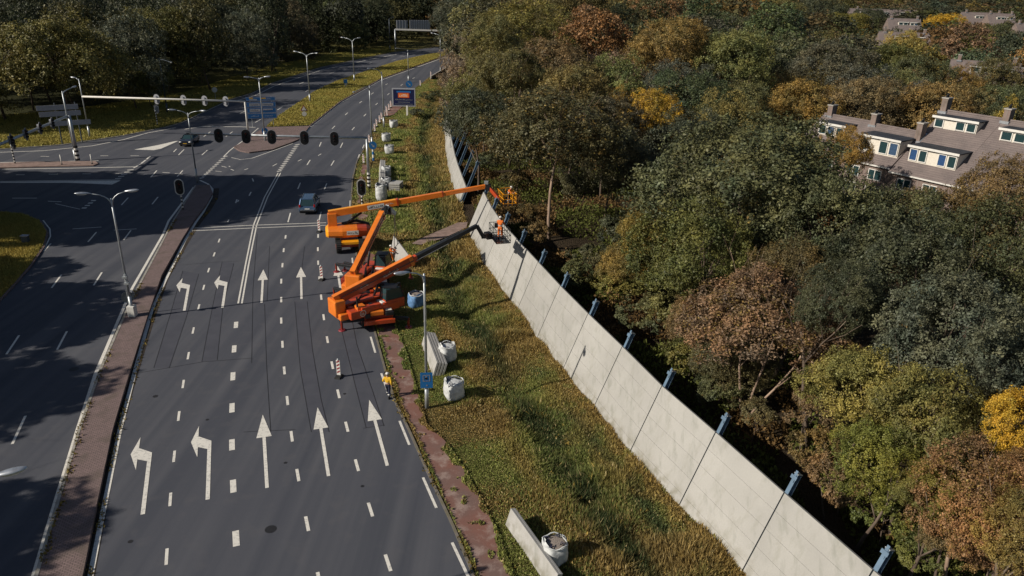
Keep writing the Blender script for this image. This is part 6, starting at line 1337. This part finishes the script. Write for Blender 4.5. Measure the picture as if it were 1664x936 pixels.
for i, (x, y, h, r, k_, c_, l) in enumerate((
  (1470, 775, 6, 52, 'round', (.13, .12, .03), 'yellowish bushy tree below the yellow olive tree'), (1350, 800, 3.5, 44, 'bush', (.13, .085, .04), 'reddish brown bush between the wall shadow and the green bushy tree'), (1560, 770, 7, 58, 'round', (.11, .10, .035), 'olive tree above the red brown corner tree'),
  (1540, 900, 6, 60, 'round', (.12, .085, .035), 'brownish tree at the bottom edge right of the last post'), (1600, 930, 6, 60, 'round', (.14, .085, .045), 'red brown small tree at the bottom edge near the corner'), (1420, 690, 6, 48, 'round', (.14, .125, .03), 'yellow green small tree between the two sunlit yellow ones'),
  (1310, 690, 4, 40, 'bush', (.12, .085, .045), 'brown twiggy bush right of the forked trunks'), (1190, 590, 5, 60, 'round', (.075, .070, .032), 'olive brown small tree left of the forked trunks'), (1140, 540, 5, 52, 'round', (.12, .085, .04), 'brown small tree at the left side of the red brown one'),
  (1100, 520, 4, 46, 'bush', (.085, .085, .03), 'olive bush between the wall and the brown small tree'), (1020, 440, 5, 44, 'round', (.14, .105, .03), 'golden small tree near the foot of the pale trunk'), (940, 455, 3, 34, 'bush', (.075, .08, .03), 'green bush right behind the wall near the pale trunk'), (1640, 870, 8, 60, 'round', (.15, .09, .035), 'rusty tree at the right edge above the corner'),
  (870, 390, 3.4, 24, 'bush', (.12, .09, .04), 'dry brown bush left of the pale trunk'), (1225, 690, 3, 30, 'bush', (.085, .075, .035), 'small bush at the lower side of the bare soil'), (840, 260, 9, 40, 'round', (.11, .09, .035), 'light brown tree between the bare posts and the tall brown green tree'), (805, 330, 3, 26, 'bush', (.12, .10, .03), 'straw coloured bush by the end of the wall'), (770, 160, 9, 28, 'round', (.15, .12, .075), 'pinkish bushy tree beside the last bare posts'))):
    T(x, y, h, r, k_, c_, l, acc=.2, cf=.5)
# trees that fill the wood where the photo shows an unbroken canopy
def blocked(x, y, r, f=.72):
    for a, b, q in placed:
        if (a - x) ** 2 + (b - y) ** 2 < ((q + r) * f) ** 2: return True
    return False
def onscreen(x, y, z=8, m=250):
    d = Vector((x, y, z)) - CAM; w = d.dot(FW)
    if w < 5: return False
    X_ = 832 + FPX * d.dot(RT) / w; Y_ = 468 - FPX * d.dot(UP) / w; return -m < X_ < 1664 + m and -60 - m * .3 < Y_ < 936 + m
HOUSEZ = [(p.x, p.y) for p in (R0 + nH * 16 - eH * 3, R0 + nH * 16 + eH * 44, R0 - nH * 10 + eH * 44, R0 - nH * 10 - eH * 3)]
farh = [G(*q) for q in ((1380, 14, 11), (1428, 52, 10), (1442, 30, 11), (1562, 20, 12), (1604, 22, 12), (1650, 38, 11), (1545, 98, 9), (1640, 120, 8))]
rr = random.Random(3); fill = 0; FARLIST = []; FHW = [40, 16, 14, 22, 14, 14, 14, 16]
pal = [(DG, 'dark green'), (GG, 'mid green'), (OL, 'olive'), ((.11, .08, .04), 'brown'), (GY, 'grey green'), ((.050, .052, .028), 'deep green'), ((.14, .10, .035), 'golden brown')]
def topy(x, y, z):
    d = Vector((x, y, z)) - CAM; w = d.dot(FW); return 832 + FPX * d.dot(RT) / w, 468 - FPX * d.dot(UP) / w
yy = 18.0
while yy < 1150:
    step = 7.5 + max(0, yy - 60) * .028; w0 = float(fx(WTAB, yy)) + 6; xx = w0 + rr.uniform(0, 3)
    while xx < 1100:
        x, y = xx + rr.uniform(-1.8, 1.8), yy + rr.uniform(-2.2, 2.2); r = step * .62; xx += step
        if not onscreen(x, y) or blocked(x, y, r) or poly_mask(np.array([x]), np.array([y]), HOUSEZ)[0] or any((q.x - x) ** 2 + (q.y - y) ** 2 < 14 ** 2 for q in farh): continue
        h = rr.uniform(9, 13.5) if y < 95 else rr.uniform(11, 16)
        X_, Y_ = topy(x, y, h)
        if y > 110 and X_ < 1270: h *= 1.25
        if 1290 < X_ < 1720 and 45 < y < 105 and Y_ < 350: 
            h = max(3.2, h - (350 - Y_) / 8.0); r = min(r, h * .55)
        dt = math.hypot(x, y)
        for q, fw_ in zip(farh, FHW):      # keep the far roofs in sight: lower trees in front of them
            if abs(q.x * y - q.y * x) / q.length < fw_ / 2 + 8 and q.length > dt > q.length - 170: h = min(h, CAM_H - (CAM_H - q.z * .62) * dt / q.length); r = min(r, max(h, 1) * .7)
        if h < 3: continue
        c_, nm = rr.choice(pal); near = y < 130; c_ = tuple(v * rr.uniform(.85, 1.15) for v in c_)
        if fill < 120:
            fill += 1
            tree('broadleaf_tree', nm + ' broadleaf tree among the crowded trees of the wood right of the wall', Vector((x, y, 0)), h, r * 1.08, 'round' if near else 'far', c_, nm + ' trees crowding the wood behind the wall', min(r * .95, h * .6), None, rr.uniform(.02, .25))
        else: FARLIST.append((x, y, h, r * 1.08, c_))
        placed.append((x, y, r * .9))
    yy += step
# --- the dark wood on the far left and across the top
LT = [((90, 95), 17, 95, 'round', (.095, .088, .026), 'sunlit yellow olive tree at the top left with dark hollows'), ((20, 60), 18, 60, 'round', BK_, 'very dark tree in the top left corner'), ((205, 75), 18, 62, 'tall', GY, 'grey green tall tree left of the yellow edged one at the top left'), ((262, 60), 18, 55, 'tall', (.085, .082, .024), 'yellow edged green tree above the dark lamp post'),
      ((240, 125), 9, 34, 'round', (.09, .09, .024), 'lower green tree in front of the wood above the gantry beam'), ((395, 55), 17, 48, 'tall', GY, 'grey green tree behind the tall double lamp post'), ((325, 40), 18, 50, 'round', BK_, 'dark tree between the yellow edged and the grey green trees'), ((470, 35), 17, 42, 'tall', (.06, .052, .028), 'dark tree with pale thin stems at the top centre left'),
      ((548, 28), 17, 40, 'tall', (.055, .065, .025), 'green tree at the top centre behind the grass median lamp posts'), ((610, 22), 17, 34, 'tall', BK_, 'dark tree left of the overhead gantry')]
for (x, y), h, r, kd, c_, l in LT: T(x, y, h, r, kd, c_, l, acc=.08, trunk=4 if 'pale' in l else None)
bl = [(p.x, p.y) for p in GP([(-400, 262), (0, 205), (100, 205), (200, 196), (268, 172), (340, 152), (400, 138), (440, 122), (520, 98), (590, 84), (640, 75), (700, 66), (760, 52)])]
cnt = 0; y = 100.0
rr = random.Random(11)
for row in range(90):
    yy = 96 + row * (7 + row * .22); 
    for k in range(90):
        step = 7.2 + max(0, yy - 120) * .022; x = -520 + k * step + rr.uniform(-2, 2); y = yy + rr.uniform(-2, 2)
        lim = float(np.interp(x, [p[0] for p in bl], [p[1] for p in bl])) if x < bl[-1][0] else 330 + (x + 40) * .2
        if y < lim + 2.5 or x > fx(WTAB, y) + 12 or not onscreen(x, y, 10, 200) or blocked(x, y, step * .55, .66) or y > 1100: continue
        if any(y + f * 10.9 < float(np.interp(x + f * 25, [p[0] for p in bl], [p[1] for p in bl])) - 1.5 and y + f * 10.9 < 127 for f in (.2, .4, .6, .8, 1.0, 1.15)): continue
        if y > 235 and x > -25 and y < 300: continue
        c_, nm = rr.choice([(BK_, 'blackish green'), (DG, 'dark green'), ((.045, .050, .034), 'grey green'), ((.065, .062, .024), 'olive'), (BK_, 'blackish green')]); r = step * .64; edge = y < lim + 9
        if cnt > 85: FARLIST.append((x, y, rr.uniform(14, 19), r, c_)); continue
        cnt += 1
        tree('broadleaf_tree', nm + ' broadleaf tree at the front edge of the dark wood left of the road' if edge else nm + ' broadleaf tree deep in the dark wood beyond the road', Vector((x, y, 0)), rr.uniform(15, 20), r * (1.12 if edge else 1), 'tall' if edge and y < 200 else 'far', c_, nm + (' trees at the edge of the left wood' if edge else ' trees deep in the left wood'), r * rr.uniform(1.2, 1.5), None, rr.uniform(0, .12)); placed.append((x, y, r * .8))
# --- the trees outside the left edge whose shadows lie over the carriageway
tips = [(-31, 55, 17, 4.4), (-33, 51, 16, 4.2), (-29.5, 50.5, 16, 3.2), (-40, 61.5, 14, 4.0), (-35, 56, 15, 4), (-26.5, 41.5, 17, 3.6), (-28, 38.5, 17, 3.8), (-31, 44, 17, 3.6), (-34, 40, 16, 4.4), (-21, 28.5, 17, 3.6), (-20.5, 24.0, 16, 3.8), (-24, 27, 17, 3.8), (-26, 23, 16, 4.2), (-19, 18, 15, 4), (-38, 47, 17, 4.5), (-30, 30.5, 16, 4.2)]
SH = []
for tx, ty, h, r in tips: L = (h - .8) / math.tan(SUN_EL); SH.append((tx - L * math.cos(SUN_AZ), ty - L * math.sin(SUN_AZ), h, r))
for i in range(9): SH.append((-59.5 - i * 4.6, 76.5 + (i % 3) * .8 - i * .1, 23 - i * .15, 4.6)); SH.append((-63 - i * 4.6, 70.5 + (i % 2) * .8, 22, 4.8))
for i in range(5): SH.append((-68 - i * 5, 64, 21, 5))
for tx, ty, h, r in ((-38, 53.5, 16, 4), (-36, 43, 17, 4.2), (-22.5, 30, 16, 3.2)): L = (h - .8) / math.tan(SUN_EL); SH.append((tx - L * math.cos(SUN_AZ), ty - L * math.sin(SUN_AZ), h, r))
for q in ((-57.6, 73.4, 23, 4.3), (-58.5, 69.5, 22, 4.2), (-60.5, 66.2, 22, 4.4), (-63.5, 62.5, 21, 4.4), (-68, 60, 21, 4.6), (-57.8, 77.5, 23.5, 4.0)): SH.append(q)
for x, y, h, r in SH:
    tree('broadleaf_tree', 'tall green tree beside the left carriageway whose shadow falls across it', Vector((x, y, 0)), h, r, 'dense', GG, 'trees along the left carriageway', r * .95, None, .05)
for x, y, h, r in ((-93, 115, 17, 5), (-99, 119, 18, 5), (-104, 112, 17, 5), (-110, 118, 18, 5), (-97, 126, 17, 5)): tree('broadleaf_tree', 'green tree left of the frame shading the grass bank', Vector((x, y, 0)), h, r, 'dense', GG, 'trees left of the frame beside the grass bank', r, None, .05)
# --- everything farther away: woods that read as one mass
lowc = []
for i in range(4):
    m_ = crown('round' if i < 2 else 'tall', 1900, .14, 200 + i); nvv = len(m_.vertices); co = np.empty(nvv * 3, np.float32); m_.vertices.foreach_get('co', co)
    tc_ = np.empty(nvv * 4, np.float32); m_.color_attributes['tint'].data.foreach_get('color', tc_); lowc.append((co.reshape(-1, 3), tc_.reshape(-1, 4))); bpy.data.meshes.remove(m_)
VV, CCs = [], []
for k, (x, y, h, r, c_) in enumerate(FARLIST):
    co, tc_ = lowc[k % 4]; a = random.uniform(0, 6.28); ca_, sa_ = math.cos(a), math.sin(a); rz = min(r * .95, h * .6); ext = .86 if k % 4 < 2 else 1.35; rz = rz if k % 4 < 2 else min(rz, h * .45)
    q = np.stack([(co[:, 0] * ca_ - co[:, 1] * sa_) * r + x, (co[:, 0] * sa_ + co[:, 1] * ca_) * r + y, co[:, 2] * rz + h - rz * ext], -1); VV.append(q)
    br = (.42 + 1.18 * tc_[:, :1]); cc = np.array(c_)[None] * br; CCs.append(np.concatenate([cc, np.ones((len(cc), 1))], 1))
VV = np.concatenate(VV); CCs = np.concatenate(CCs); n4 = len(VV); me = bpy.data.meshes.new('distant_woods'); me.vertices.add(n4); me.vertices.foreach_set('co', VV.astype(np.float32).ravel())
me.loops.add(n4); me.loops.foreach_set('vertex_index', np.arange(n4, dtype=np.int32)); me.polygons.add(n4 // 4); me.polygons.foreach_set('loop_start', np.arange(0, n4, 4, dtype=np.int32)); me.materials.append(MATS['blade']); me.update(calc_edges=True)
ca = me.color_attributes.new('tint', 'FLOAT_COLOR', 'POINT'); ca.data.foreach_set('color', CCs.astype(np.float32).ravel())
o = bpy.data.objects.new('distant_woods', me); col.objects.link(o); tag(o, 'distant woods that close the view along the top of the photo', 'wood', None, 'stuff')
print('far', len(FARLIST), 'fill', fill, 'cnt', cnt)
